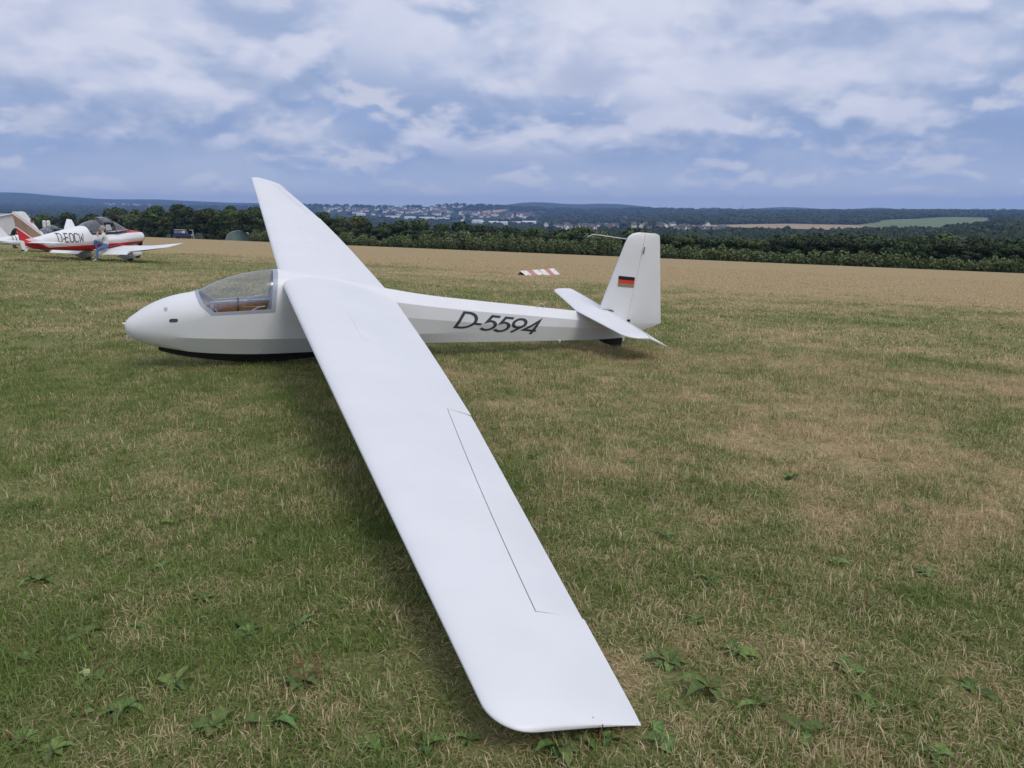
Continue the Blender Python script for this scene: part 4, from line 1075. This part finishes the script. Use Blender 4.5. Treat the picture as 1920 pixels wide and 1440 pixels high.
rt = tree_at(752, 421, edge_depth(752) + 6, 0, 'round dark bushy tree rising just behind the low hedge', 'x', 1.25); del rt['group']
# shrubs standing in the hedge line
sh_pale, sh_olive, sh_mid = make_shrub(31, MT['leaf_pale'], True), make_shrub(32, MT['leaf_olive']), make_shrub(33, MT['leaf_mid'])
for src, u, vt, off, label in ((sh_pale, 862, 438, 3, 'broad pale feathery shrub standing in the hedge'), (sh_pale, 1118, 440, 2, 'smaller pale feathery shrub in the hedge by the tail fin'), (sh_olive, 946, 441, 4, 'rounded olive shrub behind the hedge beside a dark one'),
                               (sh_mid, 980, 446, 4, 'low mid green shrub beside the rounded olive one'), (sh_mid, 1475, 465, 3, 'mid green shrub breaking the top of the long hedge'), (sh_olive, 428, 428, 6, 'olive shrub growing next to the green tunnels')):
    dpt = edge_depth(u) + off; x = (u - 960) / CAM_F * dpt; zg = tz(x, dpt); h = CAM_H - (vt - 401.5) / CAM_F * dpt - zg
    o = copy_tree(src) if 'label' in src else src
    wd = 1.6 if u == 862 else 1.0
    o.location = (x, dpt, zg); o.scale = (h / 3.1 * wd, h / 3.1 * wd, h / 3.1); o.rotation_euler = (0, 0, u * .37); tag(o, label, 'shrub')
MT['leaf_hedge'] = foliage('hedge_leaves', (.075, .105, .040), (.22, .27, .105))
# the hedge along the field edge
r_ = np.random.default_rng(5); ex, ey = -NY, NX
cl = []
for t in np.arange(-75, 160, .85):
    k = .75 + .5 * (math.sin(t * .31) * .5 + math.sin(t * .083 + 1) * .5) + r_.uniform(-.15, .2)
    k += .9 * min(1, max(0, (t - 20) / 40))
    for q in range(2):
        s_ = EDGE + 1.0 + r_.uniform(-.5, 1.6); x, y = NX * s_ + ex * t, NY * s_ + ey * t
        h = (.85 + .75 * k) * r_.uniform(.6, 1.25)
        cl.append(((x, y, tz(x, y) + h * .5), (.85, .85, h * .6)))
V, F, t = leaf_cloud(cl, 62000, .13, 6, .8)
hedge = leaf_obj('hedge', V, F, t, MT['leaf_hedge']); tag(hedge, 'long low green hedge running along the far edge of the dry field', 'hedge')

# green tunnels, tanks, hangar
MT['tunnel'] = mat('green_tunnel_sheet', (.15, .23, .20), .5, var=.15, vscale=1.5); MT['roof_grey'] = mat('sheet_roof_grey', (.30, .32, .36), .6, var=.15); MT['wall_pale'] = mat('pale_wall', (.62, .63, .64), .8, var=.1)
for u, vt, wpx, lab in ((455, 433, 44, 'pale green round-topped tunnel behind the hedge next to an olive shrub'), (502, 435, 44, 'pale green round-topped tunnel partly behind the glider wing')):
    dpt = edge_depth(u) + 9; x = (u - 960) / CAM_F * dpt; zg = tz(x, dpt); h = CAM_H - (vt - 401.5) / CAM_F * dpt - zg; w = wpx / CAM_F * dpt * .5
    root = empty('garden_tunnel', (x, dpt, zg), R(18)); m = MB()
    prof = [(w * math.cos(a), h * math.sin(a) ** .85) for a in np.linspace(0, math.pi, 19)]
    m.rings([[(px_, y, pz) for px_, pz in prof] for y in np.linspace(-1, 12, 8)]); m.build('cover_sheet', MT['tunnel'], root, 50)
    for y in np.linspace(-1, 12, 8):
        mm = MB(); mm.tube([(px_ * 1.004, y, pz * 1.004) for px_, pz in prof], .04, 5); mm.build('hoop', MT['tube'], root)
    tag(root, lab, 'tunnel')
for u, lab in ((100.5, 'white cylindrical tank with domed lid, one of a pair'), (108, 'white cylindrical tank with domed lid beside its twin')):
    dpt = 190; x = (u - 960) / CAM_F * dpt; zg = tz(x, dpt); top = CAM_H - (415.5 - 401.5) / CAM_F * dpt
    root = empty('storage_tank', (x, dpt, zg)); m = MB(); rr_ = .42
    m.rings([[(q_ * math.cos(a), q_ * math.sin(a), z) for a in np.linspace(0, 2 * math.pi, 16, endpoint=False)] for z, q_ in ((top - zg - 1.7, rr_), (top - zg - .25, rr_))]); m.build('tank_shell', MT['wall_pale'], root, 40)
    m = MB(); m.rings([[(q_ * math.cos(a), q_ * math.sin(a), top - zg + z) for a in np.linspace(0, 2 * math.pi, 16, endpoint=False)] for z, q_ in ((-.25, rr_ + .03), (-.1, rr_ * .8), (0, .05))]); m.build('lid', MT['mk_white'], root, 40)
    for sx in (-1, 1):
        for sy in (-1, 1): mm = MB(); mm.tube([(sx * .28, sy * .28, -.3), (sx * .28, sy * .28, top - zg - 1.68)], .05, 6); mm.build('leg', MT['tube'], root)
    tag(root, lab, 'tank', )
dpt = 150; x0, x1 = (-110 - 960) / CAM_F * dpt, (27 - 960) / CAM_F * dpt; zg = tz(x1, dpt); zt_ = CAM_H - (403.5 - 401.5) / CAM_F * dpt
han = empty('hangar', ((x0 + x1) / 2, dpt + 4, zg)); hw = (x1 - x0) / 2; H = zt_ - zg
m = MB(); m.box((0, 0, H / 2 - .4), (2 * hw - .6, 8, H + .2)); m.build('wall', MT['wall_pale'], han)
m = MB(); m.rings([[(-hw, y, z) for y, z in ((-4.5, H - .35), (0, H), (4.5, H - .35), (4.5, H - .5), (0, H - .15), (-4.5, H - .5))], [(hw, y, z) for y, z in ((-4.5, H - .35), (0, H), (4.5, H - .35), (4.5, H - .5), (0, H - .15), (-4.5, H - .5))]]); m.build('roof', MT['roof_grey'], han)
for k in range(5):
    mm = MB(); mm.box((-hw + 1.4 + k * (2 * hw - 1.8) / 5 + .3, -4.03, H / 2 - .7), ((2 * hw - 1.8) / 5 - .15, .06, H - 1.4)); mm.build('sliding_door', MT['roof_grey'], han)
tag(han, 'low hangar with grey sheet roof behind the small white gliders', 'hangar')

# ------------------------------------------------------------------ far fields, draped on the slopes
MT['stubble'] = mat('stubble_field', (.36, .26, .13), .95, var=.12, vscale=.03); MT['meadow'] = mat('green_meadow', (.13, .17, .055), .95, var=.2, vscale=.01)
def far_sheet(name, top, bot, n, mt, lift_=2.0):
    """top/bot: (column, row) lines in the photo, mapped on to the terrain"""
    V = []; F = []; us = np.linspace(top[0][0], top[-1][0], n)
    nr = 10
    for u in us:
        a = np.interp(u, [p[0] for p in top], [p[1] for p in top]); c = np.interp(u, [p[0] for p in bot], [p[1] for p in bot])
        _, D0, _ = far_point(u, max(a, c), 1000); _, D1, _ = far_point(u, min(a, c), 1000)
        for k in range(nr + 1):
            D = D0 + (D1 - D0) * k / nr; x = (u - 960) / CAM_F * D; V.append((x, D, tz(x, D) + lift_))
    for i in range(n - 1):
        for k in range(nr): a = i * (nr + 1) + k; F.append((a, a + nr + 1, a + nr + 2, a + 1))
    o = mesh(name, V, F, mt, smooth=180); tag(o, kind='structure'); return o
FIELDS = [('stubble_field', [(1290, 421), (1480, 417.5), (1600, 420), (1720, 427)], [(1290, 424), (1480, 428), (1600, 431), (1720, 431.5)], MT['stubble']),
          ('meadow', [(1585, 421), (1640, 411), (1740, 406), (1830, 405.5)], [(1585, 424), (1640, 428), (1705, 430), (1830, 412)], MT['meadow']),
          ('stubble_field', [(905, 397), (935, 393.5), (950, 393)], [(905, 400), (935, 399.5), (950, 394)], MT['stubble'])]
fpoly = []
for nm, t_, b_, mt_ in FIELDS: far_sheet(nm, t_, b_, 50, mt_); fpoly.append((t_, b_))

# ------------------------------------------------------------------ instanced stuff
def instancer(name, pts, rot, scl, idx, protos_, mt=None):
    me = bpy.data.meshes.new(name); n = len(pts)
    me.vertices.add(n); me.vertices.foreach_set('co', np.asarray(pts, np.float32).ravel())
    for an, ty, arr in (('rot', 'FLOAT_VECTOR', rot), ('scl', 'FLOAT_VECTOR', scl)):
        a = me.attributes.new(an, ty, 'POINT'); a.data.foreach_set('vector', np.asarray(arr, np.float32).ravel())
    a = me.attributes.new('idx', 'INT', 'POINT'); a.data.foreach_set('value', np.asarray(idx, np.int32))
    me.update(); o = bpy.data.objects.new(name, me); COL.objects.link(o)
    c = bpy.data.collections.new(name + '_kinds')
    for q in protos_: c.objects.link(q)
    ng = bpy.data.node_groups.new(name + '_scatter', 'GeometryNodeTree')
    ng.interface.new_socket('Geometry', in_out='INPUT', socket_type='NodeSocketGeometry'); ng.interface.new_socket('Geometry', in_out='OUTPUT', socket_type='NodeSocketGeometry')
    N = ng.nodes; Lk = ng.links
    gi, go = N.new('NodeGroupInput'), N.new('NodeGroupOutput'); ip = N.new('GeometryNodeInstanceOnPoints')
    ci = N.new('GeometryNodeCollectionInfo'); ci.inputs[0].default_value = c; ci.inputs['Separate Children'].default_value = True; ci.inputs['Reset Children'].default_value = True
    def attr(nm, ty):
        q = N.new('GeometryNodeInputNamedAttribute'); q.data_type = ty; q.inputs[0].default_value = nm; return q.outputs[0]
    er = N.new('FunctionNodeEulerToRotation'); Lk.new(attr('rot', 'FLOAT_VECTOR'), er.inputs[0])
    Lk.new(gi.outputs[0], ip.inputs['Points']); Lk.new(ci.outputs[0], ip.inputs['Instance']); ip.inputs['Pick Instance'].default_value = True
    Lk.new(attr('idx', 'INT'), ip.inputs['Instance Index']); Lk.new(er.outputs[0], ip.inputs['Rotation']); Lk.new(attr('scl', 'FLOAT_VECTOR'), ip.inputs['Scale'])
    Lk.new(ip.outputs[0], go.inputs[0])
    md = o.modifiers.new('scatter', 'NODES'); md.node_group = ng
    return o

# far woods: crowns over the valley sides
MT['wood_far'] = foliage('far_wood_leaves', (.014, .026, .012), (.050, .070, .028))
def crown_proto(seed):
    r_ = np.random.default_rng(seed); bm = bmesh.new(); bmesh.ops.create_icosphere(bm, subdivisions=3, radius=1)
    off = Vector(r_.uniform(-50, 50, 3))
    for v in bm.verts:
        k = .75 + .55 * mnoise.noise(v.co * 1.7 + off) + .35 * mnoise.noise(v.co * 4.5 + off); v.co *= k; v.co.z = v.co.z * 1.05 + .55
    me = bpy.data.meshes.new('wood_crown'); bm.to_mesh(me); bm.free(); me.materials.append(MT['wood_far'])
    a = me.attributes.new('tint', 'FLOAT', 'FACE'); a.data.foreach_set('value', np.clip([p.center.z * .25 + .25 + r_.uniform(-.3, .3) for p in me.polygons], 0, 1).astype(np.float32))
    return bpy.data.objects.new('wood_crown', me)
N = 26000
D = np.exp(rng.uniform(math.log(250), math.log(5600), N)); u = rng.uniform(-450, 2380, N)
y = far_y(u, D)
keep = np.ones(N, bool)
for t_, b_ in fpoly:
    a = np.interp(u, [p[0] for p in t_], [p[1] for p in t_]); c = np.interp(u, [p[0] for p in b_], [p[1] for p in b_])
    keep &= ~((u > t_[0][0] - 6) & (u < t_[-1][0] + 6) & (y > a - .6) & (y < c + 13) & (D > 1000) & (D < 5200))
TOWN = [(600, 860, 392, 416, 3000), (850, 1015, 398, 427, 2300), (1010, 1345, 419, 442, 1500), (210, 305, 383, 394, 3), (805, 875, 387, 393, 3)]
town = np.zeros(N, bool)
for a0, a1, v0, v1, _ in TOWN: town |= (u > a0) & (u < a1) & (y > v0) & (y < v1)
keep &= ~(town & (rng.random(N) < .9))
D, u = D[keep], u[keep]; x = (u - 960) / CAM_F * D
keep = (NX * x + NY * D) > 170; D, u, x = D[keep], u[keep], x[keep]
n = len(D); size = np.clip(4.0 + D * .0040, 4.5, 17) * rng.uniform(.7, 1.35, n)
hz = np.clip(6.5 + D * .0012, 6, 10.5) * rng.uniform(.75, 1.3, n)
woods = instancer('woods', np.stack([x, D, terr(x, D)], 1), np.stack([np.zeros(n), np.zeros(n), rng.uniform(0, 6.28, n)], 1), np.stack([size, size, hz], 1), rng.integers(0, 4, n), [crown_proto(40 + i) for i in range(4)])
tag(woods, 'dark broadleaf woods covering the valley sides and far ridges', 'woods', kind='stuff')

# ------------------------------------------------------------------ valley town
WALLS = [mat('house_wall_white', (.80, .79, .76), .8), mat('house_wall_cream', (.66, .60, .50), .8), mat('house_wall_grey', (.50, .50, .50), .8)]
ROOFS = [mat('roof_red_tile', (.17, .075, .060), .8), mat('roof_dark_slate', (.075, .075, .085), .7), mat('roof_brown', (.13, .075, .055), .8)]
def house_mesh(wm, rm, L, Wd, H, rh):
    m = MB(); h2, w2 = L / 2, Wd / 2
    m.add([(-h2, -w2, -3), (h2, -w2, -3), (h2, w2, -3), (-h2, w2, -3), (-h2, -w2, H), (h2, -w2, H), (h2, w2, H), (-h2, w2, H), (-h2, 0, H + rh - .1), (h2, 0, H + rh - .1)], [(0, 1, 5, 4), (2, 3, 7, 6), (1, 2, 6, 9, 5), (3, 0, 4, 8, 7)], 0)
    e = .5
    m.add([(-h2 - e, -w2 - e, H - .35), (h2 + e, -w2 - e, H - .35), (h2 + e, 0, H + rh), (-h2 - e, 0, H + rh), (-h2 - e, w2 + e, H - .35), (h2 + e, w2 + e, H - .35)], [(0, 1, 2, 3), (3, 2, 5, 4)], 1)
    m.box((h2 * .4, w2 * .2, H + rh * .9), (.8, .8, 1.8), 0)
    for k in range(3):
        xx = -h2 + L * (k + .6) / 3.2
        for zz in (1.6, 4.4):
            if zz + .8 < H: m.add([(xx - .5, -w2 - .03, zz - .6), (xx + .5, -w2 - .03, zz - .6), (xx + .5, -w2 - .03, zz + .6), (xx - .5, -w2 - .03, zz + .6)], [(0, 1, 2, 3)], 2)
    return m.build('house', [wm, rm, MT['wglass']], link=False)
HK = []
for wi in range(3):
    for ri in range(3): HK.append((house_mesh(WALLS[wi], ROOFS[ri], *[(11, 9, 5.6, 4.2), (14, 9, 6.0, 4.4), (10, 10, 5.0, 4.8)][(wi + ri) % 3]), ['white', 'cream', 'grey'][wi], ['red', 'dark slate', 'brown'][ri]))
def house(u, v, sc, lo, group, where):
    x, D, z = far_point(u, v, lo); src, wn, rn = random.choices(HK, [3, 9, 6, 1, 3, 2, 1, 3, 1])[0]
    o = bpy.data.objects.new('house', src.data); COL.objects.link(o); o.location = (x, D, z); o.rotation_euler = (0, 0, random.choice([0, 0, 1.57, .4, -.5]) + random.uniform(-.2, .2)); o.scale = (sc,) * 3
    tag(o, f'small {wn} house with {rn} roof {where}', 'house', f'{wn} houses with {rn} roofs {group}')
random.seed(3)
def cluster(n, u0, u1, vf, sc, lo, group, where, jit=3.0):
    for _ in range(n):
        u = random.uniform(u0, u1); v = float(np.interp(u, [p[0] for p in vf], [p[1] for p in vf])) + random.gauss(0, 1) * jit
        house(u, v, sc * random.uniform(.85, 1.3), lo, group, where)
cluster(95, 615, 850, [(615, 397), (690, 399), (760, 397), (850, 401)], 1.5, 2600, 'on the far slope', 'on the wooded far slope across the valley', 3.2)
cluster(14, 810, 870, [(810, 389.5), (870, 390)], 1.2, 3800, 'on the hilltop', 'among trees on the far hilltop', 1.0)
cluster(60, 865, 1000, [(865, 402), (940, 407), (1000, 406)], 1.5, 2400, 'near the long sheds', 'above the long white sheds in the valley', 2.3)
cluster(26, 1020, 1100, [(1020, 428), (1100, 430)], 1.0, 1300, 'at the valley foot', 'at the valley foot beyond the dark trees', 2.2)
cluster(55, 1100, 1345, [(1100, 428), (1180, 424), (1260, 430), (1345, 434)], 1.0, 1300, 'by the stubble field', 'in the village next to the stubble field', 3.0)
cluster(16, 215, 300, [(215, 386), (300, 388)], 1.1, 3600, 'on the left ridge', 'below the long wooded left ridge', 1.2)
cluster(8, 1140, 1190, [(1140, 411), (1190, 413)], 1.1, 2400, 'in the side valley', 'in a side valley among the woods', 1.5)
# long white sheds
MT['shed'] = mat('shed_white_sheet', (.78, .79, .80), .5, var=.05)
for i, (u0, u1, v, lo) in enumerate(((675, 690, 404.5, 2600), (715, 753, 409, 2600), (763, 782, 411, 2600), (790, 818, 412, 2500), (822, 845, 413.5, 2500), (866, 905, 416.5, 2300), (903, 935, 419, 2200), (938, 975, 419.5, 2200), (978, 1003, 418.5, 2200))):
    x0, D, z = far_point(u0, v, lo); w = (u1 - u0) / CAM_F * D; h = 9.5
    root = empty('industrial_shed', (x0 + w / 2, D, z), R(-6)); m = MB(); m.box((0, 0, h / 2 - 2), (w, 32, h + 4)); m.build('wall', MT['shed'], root)
    m = MB(); m.rings([[(sx * (w / 2 + .6), yy, zz) for yy, zz in ((-16.6, h + .05), (0, h + 2.6), (16.6, h + .05), (16.6, h - .3), (-16.6, h - .3))] for sx in (-1, 1)]); m.build('roof', MT['shed'], root)
    for k in range(int(w / 14)): mm = MB(); mm.box((-w / 2 + 7 + 14 * k, -16.05, 2.3), (5, .1, 4.4)); mm.build('loading_door', MT['roof_grey'], root)
    tag(root, 'long low white industrial shed in the valley below the town', 'shed', 'white sheds in the valley')
# lattice mast on the skyline
x, D, z = (1380 - 960) / CAM_F * 6200, 6200, 0; z = tz(x, D); top = CAM_H + (401.5 - 382) / CAM_F * D
m = MB(); H = top - z
for sx, sy in ((1, 1), (1, -1), (-1, 1), (-1, -1)): m.tube([(x + 4 * sx, D + 4 * sy, z - 3), (x + .6 * sx, D + .6 * sy, top)], .55, 5)
for k in range(8):
    t = k / 8; w = 4 - 3.4 * t; w2 = 4 - 3.4 * (t + .125)
    m.tube([(x - w, D - w, z + H * t), (x + w2, D - w2, z + H * (t + .125))], .35, 4); m.tube([(x + w, D - w, z + H * t), (x - w2, D - w2, z + H * (t + .125))], .35, 4)
o = m.build('lattice_mast', MT['roof_grey']); tag(o, 'thin grey lattice mast standing on the skyline ridge', 'mast')

# ------------------------------------------------------------------ broad-leaved weeds
MT['weed'] = foliage('weed_leaf', (.060, .105, .028), (.150, .215, .065)); MT['stalk'] = mat('brown_seed_stalk', (.26, .14, .075), .8, var=.3); MT['weedpale'] = mat('yellowing_leaf', (.30, .36, .13), .7, var=.2)
def leaf_mesh(seed, L, W, mt):
    r_ = np.random.default_rng(seed); V = []; F = []; n = 7
    for i in range(n + 1):
        t = i / n; w = W * (math.sin(math.pi * min(1, t ** .8 * .97 + .015)) ** .8) * (1 + .12 * r_.normal()) ; z = .55 * L * t - .75 * L * t * t * r_.uniform(.8, 1.0); x = L * (t - .12 * t * t)
        V += [(x, -w, z + w * .35), (x, -w * .45, z + w * .05), (x, 0, z), (x, w * .45, z + w * .05), (x, w, z + w * .35)]
    for i in range(n):
        for k in range(4): a = i * 5 + k; F.append((a, a + 5, a + 6, a + 1))
    o = mesh('leaf', V, F, mt, smooth=60, link=False); me = o.data
    a = me.attributes.new('tint', 'FLOAT', 'FACE'); a.data.foreach_set('value', r_.uniform(.2, .9, len(me.polygons)).astype(np.float32)); return me
LM = [leaf_mesh(i, l, w, MT['weed']) for i, (l, w) in enumerate(((.11, .026), (.085, .028), (.13, .022), (.07, .024)))] + [leaf_mesh(9, .10, .036, MT['weedpale'])]
def stalk_mesh(seed, h):
    r_ = np.random.default_rng(seed); m = MB(); m.tube([(0, 0, 0), (.01 * r_.normal(), .01 * r_.normal(), h * .5), (.03 * r_.normal(), .03 * r_.normal(), h)], [.0022, .002, .0032], 5); return m.build('seed_stalk', MT['stalk'], link=False, smooth=60).data
SM = [stalk_mesh(i, h) for i, h in enumerate((.10, .13, .085, .16))]
random.seed(21); WEEDS = []
def weed(u, v, nl, ns, sc, label, group=None, pale=0):
    g_ = ground(u, v); root = empty('broadleaf_weed', g_, random.uniform(0, 6.28)); root.scale = (sc * .74,) * 3; WEEDS.append((g_.x, g_.y, .055 * sc if nl > 3 else 0))
    for k in range(nl):
        me = LM[4] if k < pale else random.choice(LM[:4]); o = bpy.data.objects.new('leaf', me); COL.objects.link(o); o.parent = root
        a = 6.28 * k / nl + random.uniform(-.3, .3); o.location = (.006 * math.cos(a), .006 * math.sin(a), .022); o.rotation_euler = (random.uniform(-.3, .3), random.uniform(-.35, .1) - (.7 if k < pale else 0), a); q = random.uniform(.6, 1.3); o.scale = (q, q * random.uniform(.7, 1.2), q)
    for k in range(ns):
        o = bpy.data.objects.new('seed_stalk', random.choice(SM)); COL.objects.link(o); o.parent = root
        o.location = (random.gauss(0, .035), random.gauss(0, .035), 0); o.rotation_euler = (random.gauss(0, .15), random.gauss(0, .15), random.uniform(0, 6.28)); o.scale = (1, 1, random.uniform(.7, 1.3))
    tag(root, label, 'weed', group)
weed(75, 1095, 7, 3, 1.1, 'leafy weed rosette with thin brown stalks in dry grass')
weed(172, 1275, 6, 1, 1.0, 'weed with one upright yellowing leaf in dry grass', pale=1)
weed(400, 1372, 9, 0, 1.25, 'large flat weed rosette with wide leaves and no stalks')
weed(510, 1362, 8, 0, 1.05, 'flat weed rosette close beside the largest one')
weed(565, 1285, 7, 14, 1.15, 'weed clump with many upright red-brown seed stalks')
G_ = 'broadleaf weeds scattered in the grass'; L_w = 'small green broadleaf weed growing flat in the grass'
for u, v, nl, sc in ((465, 1190, 7, 1.0), (1255, 1248, 8, 1.25), (1330, 1298, 7, 1.2), (1240, 1395, 7, 1.0), (1585, 1262, 6, 1.0), (1300, 1170, 6, .9), (1560, 1060, 6, .9), (1735, 1078, 6, .8), (1330, 1095, 7, 1.0), (100, 1415, 8, 1.0), (40, 1395, 6, .9), (690, 1400, 7, 1.0), (800, 1405, 6, 1.0), (1050, 1408, 7, 1.0), (1420, 1330, 6, .9), (1750, 1420, 7, 1.0), (1830, 1300, 6, .9), (330, 965, 6, .9), (660, 985, 6, .9), (250, 1180, 6, .8), (640, 1130, 6, .9), (1180, 870, 6, .9), (1000, 860, 6, .9), (1480, 900, 6, .9), (150, 1200, 7, 1.0), (230, 1340, 7, 1.1), (330, 1290, 6, 1.0), (60, 1240, 6, .9), (380, 1130, 6, .9), (560, 1180, 6, .9), (300, 1070, 6, .9), (1500, 1380, 7, 1.0), (1640, 1330, 6, .9), (1380, 1230, 6, .9), (1700, 960, 6, .9), (880, 1395, 6, .9)):
    wz = ('under the front edge of the low wingtip' if 660 < u < 1120 and v > 1380 else 'just outside the low wingtip' if 1200 < u < 1450 and v > 1150 else 'in the shade along the wing' if 560 < u < 700 and v < 1150 else 'on the tail side of the wing' if u > 950 and v < 1150 else 'on the dry ground away from the wing' if u > 1450 else 'on the nose side of the wing')
    weed(u, v, nl, random.choice([0, 0, 2]), sc, f'small green broadleaf weed growing flat {wz}', f'weeds {wz}')
LS = 'clump of thin red-brown seed stalks rising from the grass'
for u, v in ((1098, 1395), (1142, 1392), (330, 985), (250, 870), (860, 1030), (1250, 1010), (1640, 1150), (150, 1350), (1440, 1130)): weed(u, v, 3, 4, .9, LS, 'seed stalk clumps in the grass')

# ------------------------------------------------------------------ grass
def blade_material():
    m = bpy.data.materials.new('grass_blades'); m.use_nodes = True; nt = m.node_tree; b = NB(nt); p = nt.nodes['Principled BSDF']
    pos = b.n('ShaderNodeNewGeometry').outputs['Position']
    dry, s, _ = grass_colour(b, pos)
    at = b.n('ShaderNodeAttribute', attribute_name='tint').outputs['Fac']
    oi = b.n('ShaderNodeObjectInfo').outputs['Random']
    d2 = b.math('ADD', dry, b.math('ADD', b.math('MULTIPLY', b.math('SUBTRACT', at, .5), .34), b.math('MULTIPLY', b.math('SUBTRACT', oi, .5), .10)))
    v = b.math('FRACT', b.math('MULTIPLY', at, 13.7))
    green = b.mix(v, (.095, .145, .034), (.30, .385, .115)); straw = b.mix(v, (.42, .32, .17), (.82, .67, .43))
    c = b.mix(b.step(d2, .715, .87), green, straw)
    nt.links.new(c, p.inputs['Base Color']); p.inputs['Roughness'].default_value = .7; p.inputs['Specular IOR Level'].default_value = .08
    tr = b.n('ShaderNodeBsdfTranslucent'); nt.links.new(c, tr.inputs[0]); mx = b.n('ShaderNodeMixShader'); mx.inputs[0].default_value = .38
    nt.links.new(p.outputs[0], mx.inputs[1]); nt.links.new(tr.outputs[0], mx.inputs[2]); nt.links.new(mx.outputs[0], nt.nodes['Material Output'].inputs[0])
    return m
MT['blade'] = blade_material()
def tuft(seed, n, R0, L0, L1, w, lean):
    r_ = np.random.default_rng(seed); V = []; F = []; T = []
    for i in range(n):
        a = r_.uniform(0, 6.28); q = R0 * math.sqrt(r_.random()); base = np.array([q * math.cos(a), q * math.sin(a), -.004])
        d_ = r_.uniform(0, 6.28); D_ = np.array([math.cos(d_), math.sin(d_), 0]); sd = np.array([-D_[1], D_[0], 0]); ln = r_.uniform(L0, L1); lz = r_.uniform(.15, 1.25) * lean
        ww = w * r_.uniform(.7, 1.3); k = len(V); tn = r_.random()
        p1 = base + D_ * ln * .25 * lz + np.array([0, 0, ln * .5 * (1 - .2 * lz)]); p2 = base + D_ * ln * .85 * lz + np.array([0, 0, ln * (1 - .55 * min(lz, 1.5))])
        V += [base - sd * ww, base + sd * ww, p1 + sd * ww * .8, p1 - sd * ww * .8, p2]
        F += [(k, k + 1, k + 2, k + 3), (k + 3, k + 2, k + 4)]; T += [tn, tn]
    me = bpy.data.meshes.new('grass_tuft'); me.from_pydata([tuple(v) for v in V], [], F); me.materials.append(MT['blade'])
    a = me.attributes.new('tint', 'FLOAT', 'FACE'); a.data.foreach_set('value', np.array(T, np.float32)); me.update()
    return bpy.data.objects.new('grass_tuft', me)
kinds = [tuft(60 + i, 26, .085, .02, .065, .0019, 1.35) for i in range(4)] + [tuft(70 + i, 22, .07, .03, .085, .0020, 1.15) for i in range(3)] + [tuft(80 + i, 6, .10, .07, .15, .0015, 1.0) for i in range(2)] + [tuft(90, 30, .16, .03, .07, .004, 1.2), tuft(91, 26, .2, .03, .09, .006, 1.1)]
def scatter(n, r0, r1, a0=-44, a1=44, pw=1.0):
    r = np.sqrt(rng.uniform(r0 * r0, r1 * r1, n)); a = np.radians(rng.uniform(a0, a1, n)); return r * np.sin(a), r * np.cos(a)
XS, YS, SC, ID = [], [], [], []
for (n, r0, r1, s0, s1, ids, wts) in ((25500, .6, 5.2, .8, 1.25, range(0, 9), [4, 4, 4, 4, 2.2, 2.2, 2.2, .35, .35]), (36000, 5.2, 12, .9, 1.4, range(0, 9), [4, 4, 4, 4, 2, 2, 2, .3, .3]), (20000, 12, 26, .9, 1.4, (0, 1, 2, 9, 10), [1, 1, 1, 3, 3]), (13000, 26, 60, 1.1, 1.8, (9, 10), [1, 1])):
    x, y = scatter(n, r0, r1, *((-72, 72) if r1 < 6 else (-66, 66) if r1 < 13 else (-55, 55) if r1 < 30 else (-44, 44))); XS.append(x); YS.append(y); SC.append(rng.uniform(s0, s1, n)); ids = np.array(list(ids)); w = np.array(wts, float); ID.append(ids[rng.choice(len(ids), n, p=w / w.sum())])
X, Y, S, I = map(np.concatenate, (XS, YS, SC, ID)); n = len(X)
nf = np.array([mnoise.noise((float(a) * 1.3, float(c) * 1.3, 3.0)) for a, c in zip(X, Y)])
keep = rng.random(n) < np.clip(.86 + nf * .9, .25, 1); X, Y, S, I, nf = X[keep], Y[keep], S[keep], I[keep], nf[keep]; n = len(X)
for wx, wy, wr in WEEDS:
    keep = (np.hypot(X - wx, Y - wy) > wr + .02) | (rng.random(n) < .4); X, Y, S, I, nf = X[keep], Y[keep], S[keep], I[keep], nf[keep]; n = len(X)
order = {q.name: k for k, q in enumerate(sorted(kinds, key=lambda q: q.name))}
lut = np.array([order[q.name] for q in kinds])
hs = S * (1 + nf * .5)
for i in np.nonzero((np.hypot(X, Y - 2.5) < 2.5))[0]:          # grass lies flat under the low wingtip
    d_ = Gm.inverted() @ Vector((X[i], Y[i], 0)); gy_, gx_ = -d_.y, d_.x + GB.x
    if 5.6 < gy_ < 7.55 and 1.66 < gx_ < 2.36: hs[i] *= .22 if gy_ > 6.6 else .5
grass = instancer('grass', np.stack([X, Y, terr(X, Y)], 1), np.stack([rng.normal(0, .1, n), rng.normal(0, .1, n), rng.uniform(0, 6.28, n)], 1), np.stack([S, S, hs], 1), lut[I], kinds)
tag(grass, 'short patchy green and straw-coloured grass covering the airfield', 'grass', kind='stuff')

# ------------------------------------------------------------------ haze over the valley
zlo = min(v.co.z for v in g.data.vertices) - 1; zhi = max(max(v.co.z for v in g.data.vertices) + 30, 60)
m = MB(); m.box((0, 0, (zlo + zhi) / 2), (27000, 27000, zhi - zlo)); hz_o = m.build('haze', None)
hm = bpy.data.materials.new('haze'); hm.use_nodes = True; hn = hm.node_tree; hn.nodes.remove(hn.nodes['Principled BSDF'])
pv = hn.nodes.new('ShaderNodeVolumePrincipled'); pv.inputs['Color'].default_value = (.34, .54, 1, 1); pv.inputs['Density'].default_value = 1.05e-4; pv.inputs['Anisotropy'].default_value = .2
hn.links.new(pv.outputs[0], hn.nodes['Material Output'].inputs['Volume']); hz_o.data.materials.append(hm)
tag(hz_o, 'thin bluish summer haze lying over the whole valley', 'haze', kind='stuff')
